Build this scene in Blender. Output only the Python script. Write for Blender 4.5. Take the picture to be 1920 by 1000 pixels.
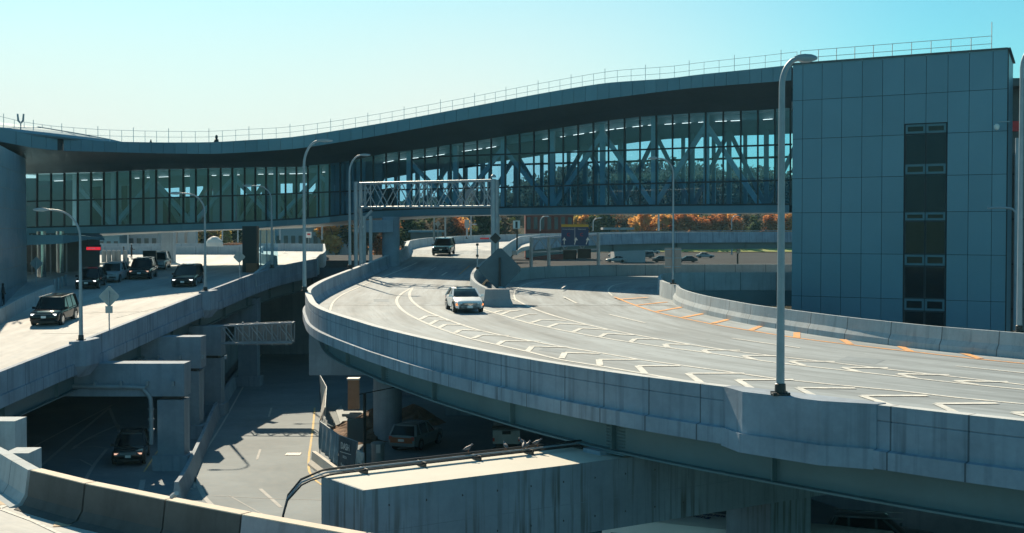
import bpy, math, random
from mathutils import Vector, Matrix
R=math.radians
for o in list(bpy.data.objects): bpy.data.objects.remove(o)
scn=bpy.context.scene; COL=scn.collection
# ------------------------------------------------------------------ camera
F=2500.; PITCH=math.atan(70/2500); CZ=14.0
cd=bpy.data.cameras.new('camera'); cam=bpy.data.objects.new('camera',cd); COL.objects.link(cam)
cd.sensor_width=36; cd.lens=36*F/1920; cd.clip_end=5000; cd.clip_start=.5
cam.location=(0,0,CZ); cam.rotation_euler=(math.pi/2-PITCH,0,0); scn.camera=cam
# ------------------------------------------------------------------ sky and sun
SUN_EL=R(35); SAZ=(-0.33,0.944)
W=bpy.data.worlds.new('World'); scn.world=W; W.use_nodes=True; nt=W.node_tree
for n in list(nt.nodes): nt.nodes.remove(n)
sky=nt.nodes.new('ShaderNodeTexSky'); sky.sky_type='NISHITA'; sky.sun_disc=False
sky.sun_elevation=SUN_EL; sky.sun_rotation=math.atan2(SAZ[0],SAZ[1]); sky.air_density=1.0; sky.dust_density=0.6; sky.ozone_density=1.0
mx=nt.nodes.new('ShaderNodeMix'); mx.data_type='RGBA'; mx.blend_type='MULTIPLY'; mx.inputs[0].default_value=1
mx.inputs[7].default_value=(0.38,0.90,.92,1)
bg=nt.nodes.new('ShaderNodeBackground'); bg.inputs[1].default_value=0.072
ow=nt.nodes.new('ShaderNodeOutputWorld')
nt.links.new(sky.outputs[0],mx.inputs[6])
# pale haze low over the horizon towards the sun
tc=nt.nodes.new('ShaderNodeTexCoord'); sx=nt.nodes.new('ShaderNodeSeparateXYZ'); nt.links.new(tc.outputs['Generated'],sx.inputs[0])
def wm(op,a,b=0.):
    n=nt.nodes.new('ShaderNodeMath'); n.operation=op
    for i,v in enumerate((a,b)):
        if isinstance(v,(int,float)): n.inputs[i].default_value=v
        else: nt.links.new(v,n.inputs[i])
    return n.outputs[0]
def wr(x,a,b,lo,hi):
    n=nt.nodes.new('ShaderNodeMapRange'); n.interpolation_type='SMOOTHSTEP'; nt.links.new(x,n.inputs[0])
    for i,v in enumerate((a,b,lo,hi)): n.inputs[i+1].default_value=v
    return n.outputs[0]
X_,Y_,Z_=sx.outputs
hor=wm('SQRT',wm('ADD',wm('MULTIPLY',X_,X_),wm('MULTIPLY',Y_,Y_)))
azd=wm('DIVIDE',wm('ADD',wm('MULTIPLY',X_,SAZ[0]),wm('MULTIPLY',Y_,SAZ[1])),hor)
gf=wm('MULTIPLY',wr(azd,.79,.965,0,1),wr(Z_,.03,.29,1,0))
nz_=nt.nodes.new('ShaderNodeTexNoise'); nz_.inputs['Scale'].default_value=5; nz_.inputs['Detail'].default_value=5
gf=wm('MULTIPLY',gf,wr(nz_.outputs[0],.2,.8,.93,1.0))
m2=nt.nodes.new('ShaderNodeMix'); m2.data_type='RGBA'; nt.links.new(gf,m2.inputs[0]); nt.links.new(mx.outputs[2],m2.inputs[6]); m2.inputs[7].default_value=(7.9,8.1,7.5,1)
nt.links.new(m2.outputs[2],bg.inputs[0]); nt.links.new(bg.outputs[0],ow.inputs[0])
sd=bpy.data.lights.new('sun','SUN'); sd.energy=5.0; sd.angle=R(.5); sd.color=(1.0,.82,.60)
so=bpy.data.objects.new('sun',sd); COL.objects.link(so)
tosun=Vector((SAZ[0]*math.cos(SUN_EL),SAZ[1]*math.cos(SUN_EL),math.sin(SUN_EL)))
so.rotation_euler=tosun.to_track_quat('Z','Y').to_euler(); so.location=(-40,120,90)
scn.view_settings.view_transform='Standard'; scn.view_settings.look='None'; scn.view_settings.exposure=0.7; scn.view_settings.gamma=1
scn.render.engine='CYCLES'; scn.cycles.max_bounces=8; scn.cycles.transparent_max_bounces=16

# ------------------------------------------------------------------ placing: photo ray -> world point
def ray(px,py):
    a=(px-960)/F; b=(500-py)/F
    return (a, math.cos(PITCH)+b*math.sin(PITCH), -math.sin(PITCH)+b*math.cos(PITCH))
def lerp(t,x):
    if x<=t[0][0]: return t[0][1]
    for (a,b),(c,d) in zip(t,t[1:]):
        if x<=c: return b+(d-b)*(x-a)/(c-a)
    return t[-1][1]
ZR=[(20,8.4),(60,8.55),(80,8.9),(90,9.1),(110,9.7),(125,10.25),(140,10.9),(160,11.5),(180,11.9),(200,12.1),(230,12.3)]
ZQ=[(20,8.4),(60,8.55),(80,8.9),(90,9.1),(115,9.4),(160,9.6)]
ZL=[(55,5.5),(75,6.7),(101,8.35),(121,9.5),(140,10.1),(200,11.0)]
def S(px,py,t,h=0.):
    d=ray(px,py); Y=12.
    f=lambda Y: CZ+d[2]/d[1]*Y-(lerp(t,Y)+h)
    while Y<500 and f(Y)>0: Y+=.5
    a,b=Y-.5,Y
    for _ in range(20):
        m=(a+b)/2
        if f(m)>0: a=m
        else: b=m
    return Vector((d[0]/d[1]*a,a,CZ+d[2]/d[1]*a))
def P(px,py,z):
    d=ray(px,py); k=(z-CZ)/d[2]; return Vector((d[0]*k,d[1]*k,z))
def D(px,py,Y):
    d=ray(px,py); k=Y/d[1]; return Vector((d[0]*k,Y,CZ+d[2]*k))
rnd=random.Random(7)
# ------------------------------------------------------------------ materials
MATS={}
def newmat(name):
    m=bpy.data.materials.new(name); m.use_nodes=True; MATS[name]=m
    return m, m.node_tree, m.node_tree.nodes['Principled BSDF']
def N(t,k,**kw):
    n=t.nodes.new(k)
    for a,b in kw.items(): setattr(n,a,b)
    return n
def math_(t,op,a,b=None):
    n=N(t,'ShaderNodeMath',operation=op)
    for i,v in enumerate((a,b)):
        if v is None: continue
        if isinstance(v,(int,float)): n.inputs[i].default_value=v
        else: t.links.new(v,n.inputs[i])
    return n.outputs[0]
def mixc(t,f,a,b,mode='MIX'):
    n=N(t,'ShaderNodeMix',data_type='RGBA',blend_type=mode)
    for i,v in ((0,f),(6,a),(7,b)):
        if isinstance(v,(int,float)): n.inputs[i].default_value=v
        elif isinstance(v,tuple): n.inputs[i].default_value=(*v,1)
        else: t.links.new(v,n.inputs[i])
    return n.outputs[2]
def ramp(t,x,a,b,lo=0.,hi=1.):
    n=N(t,'ShaderNodeMapRange'); n.clamp=True
    t.links.new(x,n.inputs[0]); n.inputs[1].default_value=a; n.inputs[2].default_value=b; n.inputs[3].default_value=lo; n.inputs[4].default_value=hi
    return n.outputs[0]
def noise(t,co,scale,detail=4,rough=.6,sc=None):
    if sc:
        mp=N(t,'ShaderNodeMapping'); mp.inputs[3].default_value=sc; t.links.new(co,mp.inputs[0]); co=mp.outputs[0]
    n=N(t,'ShaderNodeTexNoise'); n.inputs['Scale'].default_value=scale; n.inputs['Detail'].default_value=detail; n.inputs['Roughness'].default_value=rough
    t.links.new(co,n.inputs['Vector']); return n.outputs[0]
def surf(name,col,var=.25,scale=.6,rough=.85,streak=0.,joint=0.,jw=.03,fine=.12,bump=.15,dirt=None,metal=0.,spec=.3,patch=0.,streaksc=2.2,hjoint=(),tracks=0.,wear=0.,wearcol=(.27,.33,.37)):
    m,t,b=newmat(name); co=N(t,'ShaderNodeTexCoord').outputs['Object']
    n1=noise(t,co,scale,5,.65); n2=noise(t,co,scale*14,3,.7)
    dk=tuple(c*(1-var) for c in col); lt=tuple(min(1,c*(1+var*.8)) for c in col)
    c=mixc(t,ramp(t,n1,.3,.7),dk,lt)
    c=mixc(t,fine,c,mixc(t,n2,(.0,.0,.0),(1,1,1)),'OVERLAY')
    if patch:
        n3=noise(t,co,.13,2,.5); c=mixc(t,ramp(t,n3,.5,.56,0,patch),c,tuple(x*.72 for x in col))
    if streak:
        n4=noise(t,co,streaksc,3,.6,(1,1,.045)); n5=noise(t,co,.35,2,.5)
        f=math_(t,'MULTIPLY',ramp(t,n4,.5,.66,0,streak),ramp(t,n5,.35,.6,.25,1))
        c=mixc(t,f,c,dirt or tuple(x*.35 for x in col))
    if tracks:
        uvn=N(t,'ShaderNodeUVMap').outputs[0]
        n6=noise(t,uvn,1.,4,.65,(.05,.55,1)); n7=noise(t,uvn,1.,5,.7,(.35,5.,1)); n8=noise(t,co,.9,5,.75)
        c=mixc(t,ramp(t,n6,.42,.66,0,tracks),c,tuple(x*.5 for x in col))
        c=mixc(t,ramp(t,n7,.50,.68,0,tracks*.8),c,tuple(x*.60 for x in col))
        c=mixc(t,ramp(t,n8,.62,.70,0,tracks*.9),c,tuple(x*.55 for x in col))
    if wear:
        n9=noise(t,co,5.,5,.75); n10=noise(t,co,.5,3,.6)
        c=mixc(t,math_(t,'MULTIPLY',ramp(t,n9,.42,.58,0,wear),ramp(t,n10,.3,.65,.35,1)),c,wearcol)
    if joint or hjoint:
        uv=N(t,'ShaderNodeUVMap').outputs[0]; sp=N(t,'ShaderNodeSeparateXYZ'); t.links.new(uv,sp.inputs[0])
        j=None
        if joint:
            fr=math_(t,'FRACT',math_(t,'DIVIDE',sp.outputs[0],joint))
            j=math_(t,'LESS_THAN',fr,jw/joint)
        for hj in hjoint:
            g=math_(t,'LESS_THAN',math_(t,'ABSOLUTE',math_(t,'SUBTRACT',sp.outputs[1],hj)),.012)
            j=g if j is None else math_(t,'MAXIMUM',j,g)
        c=mixc(t,math_(t,'MULTIPLY',j,.75),c,tuple(x*.18 for x in col))
    t.links.new(c,b.inputs['Base Color'])
    rr=ramp(t,n2,.2,.8,max(.05,rough-.08),min(1,rough+.08)); t.links.new(rr,b.inputs['Roughness'])
    b.inputs['Metallic'].default_value=metal; b.inputs['Specular IOR Level'].default_value=spec
    if bump:
        bp=N(t,'ShaderNodeBump'); bp.inputs['Strength'].default_value=bump; bp.inputs['Distance'].default_value=.05
        t.links.new(n2,bp.inputs['Height']); t.links.new(bp.outputs[0],b.inputs['Normal'])
    return m
def plain(name,col,rough=.5,metal=0.,spec=.5,emit=None,es=0,coat=0):
    m,t,b=newmat(name)
    co=N(t,'ShaderNodeTexCoord').outputs['Object']; n=noise(t,co,3.,3,.6)
    c=mixc(t,n,tuple(x*.86 for x in col),tuple(min(1,x*1.1) for x in col)); t.links.new(c,b.inputs['Base Color'])
    b.inputs['Roughness'].default_value=rough; b.inputs['Metallic'].default_value=metal; b.inputs['Specular IOR Level'].default_value=spec
    b.inputs['Coat Weight'].default_value=coat
    if emit: b.inputs['Emission Color'].default_value=(*emit,1); b.inputs['Emission Strength'].default_value=es
    return m
def glassm(name,tint,refl=.6):
    m=bpy.data.materials.new(name); m.use_nodes=True; t=m.node_tree
    for n in list(t.nodes): t.nodes.remove(n)
    tr=N(t,'ShaderNodeBsdfTransparent'); tr.inputs[0].default_value=(*tint,1)
    gl=N(t,'ShaderNodeBsdfGlossy'); gl.inputs['Roughness'].default_value=.02; gl.inputs[0].default_value=(.8,.95,1,1)
    fr=N(t,'ShaderNodeFresnel'); fr.inputs[0].default_value=1.5
    ms=N(t,'ShaderNodeMixShader'); o=N(t,'ShaderNodeOutputMaterial')
    t.links.new(math_(t,'MULTIPLY',fr.outputs[0],refl),ms.inputs[0]); t.links.new(tr.outputs[0],ms.inputs[1]); t.links.new(gl.outputs[0],ms.inputs[2]); t.links.new(ms.outputs[0],o.inputs[0])
    MATS[name]=m; return m
CONC=(.25,.32,.385)
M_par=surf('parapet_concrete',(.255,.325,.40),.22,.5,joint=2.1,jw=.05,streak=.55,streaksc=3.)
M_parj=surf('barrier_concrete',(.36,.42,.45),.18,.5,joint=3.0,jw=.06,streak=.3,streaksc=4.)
M_grb=surf('grey_barrier_concrete',(.26,.28,.32),.15,.7,streak=.3)
M_tan=surf('sunlit_tan_coping',(.62,.54,.44),.12,1.)  # tan coping, painted paler to carry the sunlight on its top
M_conc=surf('pier_concrete',CONC,.25,.35,streak=.3)
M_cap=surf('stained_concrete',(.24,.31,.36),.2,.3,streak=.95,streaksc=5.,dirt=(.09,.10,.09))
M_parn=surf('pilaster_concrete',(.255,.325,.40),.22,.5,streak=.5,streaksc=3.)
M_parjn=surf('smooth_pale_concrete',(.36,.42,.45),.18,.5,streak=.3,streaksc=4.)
M_brn=surf('brownish_barrier_concrete',(.085,.09,.09),.25,.7,joint=0,streak=.25)
M_deck=surf('deck_paving',(.305,.365,.395),.14,.10,tracks=1.,rough=.8,fine=.25,patch=.25,bump=.25)
M_deckl=surf('pale_deck_paving',(.44,.47,.47),.10,.14,tracks=.5,rough=.8,fine=.2,patch=.15,bump=.2)
M_asph=surf('asphalt_paving',(.19,.24,.27),.2,.15,rough=.85,fine=.3,patch=.3,bump=.3)
M_soff=surf('slab_soffit',(.20,.26,.30),.25,.4)
M_steel=surf('painted_girder_steel',(.10,.18,.205),.14,.4,rough=.5,fine=.06,bump=.03,spec=.5)
M_galv=surf('galvanised_steel',(.30,.36,.40),.15,1.2,rough=.5,metal=.25,fine=.05,bump=0)
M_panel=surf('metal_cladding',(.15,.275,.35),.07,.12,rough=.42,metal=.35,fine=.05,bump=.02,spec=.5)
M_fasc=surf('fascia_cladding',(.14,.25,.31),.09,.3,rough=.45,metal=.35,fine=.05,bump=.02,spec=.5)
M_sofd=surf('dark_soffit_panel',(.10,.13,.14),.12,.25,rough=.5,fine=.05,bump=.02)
for _m in (M_panel,M_fasc):
    t_=_m.node_tree; b_=t_.nodes['Principled BSDF']; lk=b_.inputs['Base Color'].links[0].from_socket
    gi=t_.nodes.new('ShaderNodeNewGeometry'); v_=ramp(t_,gi.outputs['Random Per Island'],0,1,.94,1.05)
    cx_=t_.nodes.new('ShaderNodeCombineXYZ'); [t_.links.new(v_,cx_.inputs[i]) for i in range(3)]
    n_=t_.nodes.new('ShaderNodeMix'); n_.data_type='RGBA'; n_.blend_type='MULTIPLY'; n_.inputs[0].default_value=1; t_.links.new(lk,n_.inputs[6]); t_.links.new(cx_.outputs[0],n_.inputs[7]); t_.links.new(n_.outputs[2],b_.inputs['Base Color'])
M_joint=plain('joint_black',(.03,.035,.04),.8)
M_mull=plain('mullion_metal',(.035,.05,.06),.5,.3)
M_struct=plain('interior_steel',(.32,.42,.47),.5)
M_intd=plain('interior_floor',(.30,.36,.4),.6)
M_fram=plain('tower_window_frame',(.09,.19,.23),.5,.2)
M_glass=glassm('curtain_glass',(.55,.82,.95),1.25)
M_dglass=plain('dark_glass',(.010,.016,.02),.06,0,.35)
M_tglass=plain('tower_glass',(.010,.03,.045),.08,.0,.25)  # blue-grey reflection of the upper panes put into the glass colour
M_white=surf('worn_white_paint',(.70,.70,.64),.12,1.5,fine=.35,bump=0,wear=.7)
M_org=surf('worn_orange_paint',(.80,.36,.08),.15,1.5,fine=.35,bump=0,wear=.7)
M_yel=surf('yellow_line_paint',(.72,.50,.16),.15,1.5,fine=.35,bump=0,wear=.7)
M_faint=surf('faded_white_paint',(.40,.42,.42),.15,1.5,fine=.35,bump=0)
M_blk=plain('black_rubber',(.015,.015,.017),.8)
M_blkm=plain('black_metal',(.025,.028,.03),.45,.2)
M_alu=plain('sign_aluminium',(.30,.36,.38),.55,.3)
M_blue=plain('sign_blue',(.03,.07,.17),.5)
M_gold=plain('sign_gold',(.55,.36,.05),.5)
M_swht=plain('sign_white',(.8,.8,.78),.5)
M_red=plain('sign_red',(.55,.03,.04),.5)
M_redlit=plain('lit_red_sign',(.5,.02,.04),.5,emit=(.8,.03,.05),es=.5)
M_dirt=surf('broken_earth',(.20,.13,.09),.4,1.2,rough=.95,fine=.6,bump=.8)
M_grass=surf('verge_grass',(.24,.29,.07),.3,.3,fine=.4,bump=.3)
M_land=surf('distant_ground',(.05,.05,.035),.3,.05,fine=.3,spec=.03,rough=1)
M_strip=plain('ceiling_light_strip',(.9,.8,.7),.5,emit=(1,.84,.74),es=1.8)
M_lamp=plain('headlight_lit',(.95,.95,.95),.2,emit=(1,1,.95),es=1.4)
M_tail=plain('tail_lamp',(.5,.05,.03),.3)
M_amb=plain('amber_lamp',(.8,.25,.05),.3,emit=(1,.3,.08),es=.8)
M_peach=plain('warm_lamp',(.9,.6,.45),.3,emit=(1,.55,.38),es=.6)
M_lens=plain('headlight_lens',(.55,.56,.55),.15,.2)
M_chr=plain('chrome_trim',(.6,.62,.63),.2,.9)
M_rust=plain('rusty_brown',(.30,.13,.07),.8)
M_fab=surf('blue_mesh_fabric',(.10,.20,.27),.3,1.4,fine=.2,bump=.4,streak=.5)
M_tarp=plain('white_sheeting',(.62,.62,.58),.7)
M_brick=surf('red_brick_wall',(.22,.045,.035),.25,.4)
M_bwin=plain('building_window',(.05,.07,.08),.2)
M_pale=surf('pale_building_wall',(.35,.38,.4),.12,.3)
def paint(name,col,rough=.18): return plain(name,col,.3 if max(col)>.3 else .07,0,.5 if max(col)>.3 else .35)
# ------------------------------------------------------------------ mesh helpers
class MB:
    def __init__(s): s.v=[]; s.f=[]; s.uv=[]
    def add(s,vs,fs,uvs=None):
        o=len(s.v); s.v+= [tuple(x) for x in vs]
        for i,f in enumerate(fs):
            s.f.append(tuple(o+k for k in f)); s.uv.append(uvs[i] if uvs else None)
    def box(s,c,size,rz=0,M=None):
        x,y,z=[k/2 for k in size]; vs=[Vector((a*x,b*y,d*z)) for d in(-1,1) for b in(-1,1) for a in(-1,1)]
        rot=M or Matrix.Rotation(rz,3,'Z'); c=Vector(c); vs=[rot@v+c for v in vs]
        s.add(vs,[(0,2,3,1),(4,5,7,6),(0,1,5,4),(2,6,7,3),(0,4,6,2),(1,3,7,5)]); return s
    def beam(s,a,b,w,h=None,up=(0,0,1)):
        a=Vector(a);b=Vector(b);d=b-a;L=d.length
        if L<1e-6: return s
        z=d/L; u=Vector(up); x=z.cross(u)
        if x.length<1e-3: x=z.cross(Vector((0,1,0)))
        x.normalize(); y=x.cross(z); h=h or w
        vs=[p+x*i*w/2+y*j*h/2 for p in(a,b) for i,j in((-1,-1),(1,-1),(1,1),(-1,1))]
        s.add(vs,[(0,3,2,1),(4,5,6,7),(0,1,5,4),(1,2,6,5),(2,3,7,6),(3,0,4,7)]); return s
    def tube(s,pts,r,n=8,cap=True):
        pts=[Vector(p) for p in pts]; rs=r if isinstance(r,(list,tuple)) else [r]*len(pts)
        o=[];prev=None
        for i,p in enumerate(pts):
            t=(pts[min(i+1,len(pts)-1)]-pts[max(i-1,0)]).normalized()
            if prev is None:
                x=t.cross(Vector((0,0,1)))
                if x.length<1e-3: x=Vector((1,0,0))
            else: x=prev-t*prev.dot(t)
            x.normalize(); prev=x; y=t.cross(x)
            o+=[p+(x*math.cos(2*math.pi*k/n)+y*math.sin(2*math.pi*k/n))*rs[i] for k in range(n)]
        fs=[(i*n+k,i*n+(k+1)%n,(i+1)*n+(k+1)%n,(i+1)*n+k) for i in range(len(pts)-1) for k in range(n)]
        if cap: fs+=[tuple(range(n-1,-1,-1)),tuple(len(o)-n+k for k in range(n))]
        s.add(o,fs); return s
    def lathe(s,c,prof,n=16,axis='Z'):
        o=[];c=Vector(c)
        for r,z in prof:
            for k in range(n):
                a=2*math.pi*k/n; v=(r*math.cos(a),r*math.sin(a),z)
                if axis=='Y': v=(v[0],v[2],v[1])
                o.append(Vector(v)+c)
        fs=[(i*n+k,i*n+(k+1)%n,(i+1)*n+(k+1)%n,(i+1)*n+k) for i in range(len(prof)-1) for k in range(n)]
        fs+=[tuple(range(n-1,-1,-1)),tuple(len(o)-n+k for k in range(n))]
        s.add(o,fs); return s
    def poly(s,pts,th=0.):
        n=len(pts); pts=[Vector(p) for p in pts]
        if not th: s.add(pts,[tuple(range(n))]); return s
        b=[p-Vector((0,0,th)) for p in pts]
        s.add(pts+b,[tuple(range(n)),tuple(range(2*n-1,n-1,-1))]+[(i,i+n,(i+1)%n+n,(i+1)%n) for i in range(n)]); return s
    def loft(s,rings,cap=True):
        n=len(rings[0]); o=[Vector(p) for r in rings for p in r]
        fs=[(i*n+k,i*n+(k+1)%n,(i+1)*n+(k+1)%n,(i+1)*n+k) for i in range(len(rings)-1) for k in range(n)]
        if cap: fs+=[tuple(range(n-1,-1,-1)),tuple(len(o)-n+k for k in range(n))]
        s.add(o,fs); return s
    def sweep(s,path,prof,closed=True,cap=True):
        # prof: (offset to the left of travel, dz); uv in metres
        n=len(prof); L=0; rows=[]; us=[]
        vv=[0]
        for i in range(1,n+1):
            a,b=prof[i-1],prof[i%n]; vv.append(vv[-1]+math.hypot(b[0]-a[0],b[1]-a[1]))
        for i,p in enumerate(path):
            a=path[max(i-1,0)]; b=path[min(i+1,len(path)-1)]; t=Vector((b.x-a.x,b.y-a.y,0)).normalized(); nn=Vector((-t.y,t.x,0))
            if i: L+=(Vector(p)-Vector(path[i-1])).length
            us.append(L); rows.append([Vector(p)+nn*o+Vector((0,0,z)) for o,z in prof])
        m=n if closed else n-1; fs=[];uv=[]
        for i in range(len(path)-1):
            for k in range(m):
                fs.append((i*n+k,(i+1)*n+k,(i+1)*n+(k+1)%n,i*n+(k+1)%n))
                uv.append(((us[i],vv[k]),(us[i+1],vv[k]),(us[i+1],vv[k+1]),(us[i],vv[k+1])))
        if cap and closed:
            fs+=[tuple(range(n)),tuple(len(path)*n-1-k for k in range(n))]; uv+=[None,None]
        s.add([v for r in rows for v in r],fs,uv); return s
    def each(s,name,mat,parent,nv=8,nf=6):
        for k in range(len(s.v)//nv):
            m=MB(); m.v=s.v[k*nv:(k+1)*nv]; m.f=[tuple(i-k*nv for i in f) for f in s.f[k*nf:(k+1)*nf]]; m.uv=[None]*nf; m.build(name,mat,parent)
    def build(s,name,mat,parent=None,smooth=None,loc=None):
        me=bpy.data.meshes.new(name)
        o=bpy.data.objects.new(name,me); COL.objects.link(o)
        off=Vector((0,0,0))
        if parent is not None:
            o.parent=parent; off=absloc(parent)
        elif loc is not None: off=Vector(loc); o.location=off
        me.from_pydata([tuple(Vector(v)-off) for v in s.v],[],s.f)
        if any(s.uv):
            ul=me.uv_layers.new(name='UVMap')
            for p,u in zip(me.polygons,s.uv):
                if u:
                    for li,q in zip(p.loop_indices,u): ul.data[li].uv=q
        me.materials.append(mat)
        if smooth:
            for p in me.polygons: p.use_smooth=True
            me.set_sharp_from_angle(angle=R(smooth))
        me.update(); return o
ABS={}
def absloc(o):
    v=Vector(o.location)
    while o.parent: o=o.parent; v+=Vector(o.location)
    return v
def thing(name,label,cat,loc=(0,0,0),rz=0,group=None):
    o=bpy.data.objects.new(name,None); COL.objects.link(o); o.location=loc; o.rotation_euler=(0,0,rz); o.empty_display_size=.3
    o['label']=label; o['category']=cat
    if group: o['group']=group
    return o
def tag(o,label,cat,group=None):
    o['label']=label; o['category']=cat
    if group: o['group']=group
    return o
def struct(o): o['kind']='structure'; return o
def local(o_thing):  # parts of a rotated thing are given in local coordinates
    return o_thing
def part(name,mb,mat,th,smooth=None,label=None):
    """mesh given in the thing's own coordinates"""
    me_o=mb.build(name,mat,None,smooth); me_o.parent=th
    if label: me_o['label']=label
    return me_o
def catmull(pts,step=1.2):
    pts=[Vector(p) for p in pts]; out=[]
    for i in range(len(pts)-1):
        p0=pts[max(i-1,0)];p1=pts[i];p2=pts[i+1];p3=pts[min(i+2,len(pts)-1)]
        n=max(1,int((p2-p1).length/step))
        for k in range(n):
            t=k/n; out.append(.5*((2*p1)+(p2-p0)*t+(2*p0-5*p1+4*p2-p3)*t*t+(3*p1-p0-3*p2+p3)*t**3))
    out.append(pts[-1]); return out
def smoothp(pts,k=2):
    for _ in range(k):
        pts=[pts[0]]+[(pts[i-1]+pts[i]*2+pts[i+1])/4 for i in range(1,len(pts)-1)]+[pts[-1]]
    return pts
def resample(pts,n):
    L=[0]
    for a,b in zip(pts,pts[1:]): L.append(L[-1]+(b-a).length)
    out=[];j=0
    for i in range(n):
        d=L[-1]*i/(n-1)
        while j<len(L)-2 and L[j+1]<d: j+=1
        t=(d-L[j])/max(1e-9,L[j+1]-L[j]); out.append(pts[j].lerp(pts[j+1],min(1,max(0,t))))
    return out
def V2(l,zt,h=0): return [Vector((x,y,lerp(zt,y)+h)) for x,y in l]
def vdist(a,b): return math.dist(a,b)
def ribbon(A,B,zf,n=90,m=8,th=.5,name='elevated_road',mat=None,mats=None):
    A=resample(A,n);B=resample(B,n); mb=MB(); vs=[]
    for a,b in zip(A,B):
        for j in range(m+1):
            q=a.lerp(b,j/m); z=zf(q) if zf else q.z; vs.append((q.x,q.y,z))
    fs=[(i*(m+1)+j,i*(m+1)+j+1,(i+1)*(m+1)+j+1,(i+1)*(m+1)+j) for i in range(n-1) for j in range(m)]
    W_=sum(vdist(vs[i*(m+1)],vs[i*(m+1)+m]) for i in range(n))/n; us=[0]
    for i in range(1,n): us.append(us[-1]+vdist(vs[i*(m+1)+m//2],vs[(i-1)*(m+1)+m//2]))
    uv=[((us[i],j*W_/m),(us[i],(j+1)*W_/m),(us[i+1],(j+1)*W_/m),(us[i+1],j*W_/m)) for i in range(n-1) for j in range(m)]
    mb.add(vs,fs,uv); k=len(vs); mb.add([(x,y,z-th) for x,y,z in vs],[f[::-1] for f in fs])
    def side(idx): 
        for a,b in zip(idx,idx[1:]): mb.f.append((a,b,b+k,a+k)); mb.uv.append(None)
    side([i*(m+1) for i in range(n)]); side([i*(m+1)+m for i in range(n)]); side(list(range(m+1))); side([(n-1)*(m+1)+j for j in range(m+1)])
    # all faces wound upward on the top sheet
    return mb.build(name,mat)
def textmesh(name,body,size,mat,parent,M,ext=.01,align='CENTER'):
    c=bpy.data.curves.new(name,'FONT'); c.body=body; c.size=size; c.extrude=ext; c.align_x=align; c.align_y='CENTER'
    o=bpy.data.objects.new('tmp',c); COL.objects.link(o); me=bpy.data.meshes.new_from_object(o); bpy.data.objects.remove(o)
    me.materials.clear(); me.materials.append(mat)
    t=bpy.data.objects.new(name,me); COL.objects.link(t); t.parent=parent; t.matrix_local=M
    return t

# ================================================================== TERRAIN
def land(x,y):
    base=lerp([(0,0),(212,0),(250,6.5),(430,6.5),(450,8.5),(520,12),(700,26),(1000,34),(3000,34)],y)
    return base
mb=MB(); ys=[-60,-20,20,60,100,140,180,200,212,230,250,300,430,440,450,480,520,600,700,850,1000,1500,3000]; xs=[-2000,-900,-500,-300,-200,-120,-60,0,60,120,200,300,500,900,2000]
vs=[(x,y,land(x,y)) for y in ys for x in xs]; n=len(xs)
mb.add(vs,[(i*n+j,i*n+j+1,(i+1)*n+j+1,(i+1)*n+j) for i in range(len(ys)-1) for j in range(n-1)])
struct(mb.build('ground',M_land))
mb=MB(); mb.poly([(-60,15,.02),(60,15,.02),(60,205,.02),(-60,205,.02)]); struct(mb.build('lower_road',M_asph))
mb=MB(); mb.poly([(-150,262,6.52),(200,262,6.52),(200,425,6.52),(-150,425,6.52)]); struct(mb.build('highway',surf('dark_asphalt',(.05,.055,.06),.2,.1,spec=.05,rough=1)))
mb=MB(); mb.poly([(30,431,6.75),(140,431,6.75),(140,449,8.45),(30,449,8.45)]); o=mb.build('grass_bank',M_grass); o['kind']='structure'
# ================================================================== MAIN RAMP
A_pts=V2([(-12.6,160),(-11.9,148),(-11.5,140),(-12.2,128),(-12.7,119),(-13.1,112),(-13.5,103),(-13.7,95),(-13.5,88),(-12.9,83),(-12.0,78.1),(-11.2,73.9),(-9.9,69.2),(-8.3,65),(-6.3,60),(-4.0,54.4),(-1.3,48.7),(0.8,44.8),(3.1,41.2),(5.0,38.7),(6.7,36.7),(8.4,34.7),(10.3,32.6),(12.1,30.8),(16,27.4),(21,23.6),(27,20)],ZR,1.07)
A=smoothp(catmull(A_pts,1.0),3)
A=[Vector((p.x,p.y,lerp(ZR,p.y)+1.07)) for p in A]
PROF_PAR=[(0,0),(0,-.36),(.03,-.38),(0,-.40),(0,-1.10),(-.16,-1.13),(-.16,-1.58),(.6,-1.62),(.6,-1.07),(.52,-.95),(.40,-.75),(.36,0)]
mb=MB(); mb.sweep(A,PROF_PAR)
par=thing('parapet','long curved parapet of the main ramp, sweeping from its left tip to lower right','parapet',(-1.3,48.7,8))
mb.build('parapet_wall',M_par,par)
mb=MB()
mb.sweep(A,[(.0,0.003),(.0,.02),(.36,.02),(.36,.003)])
mb.build('coping',surf('pale_coping',(.50,.54,.55),.12,.6,joint=2.1,jw=.05),par)
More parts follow.
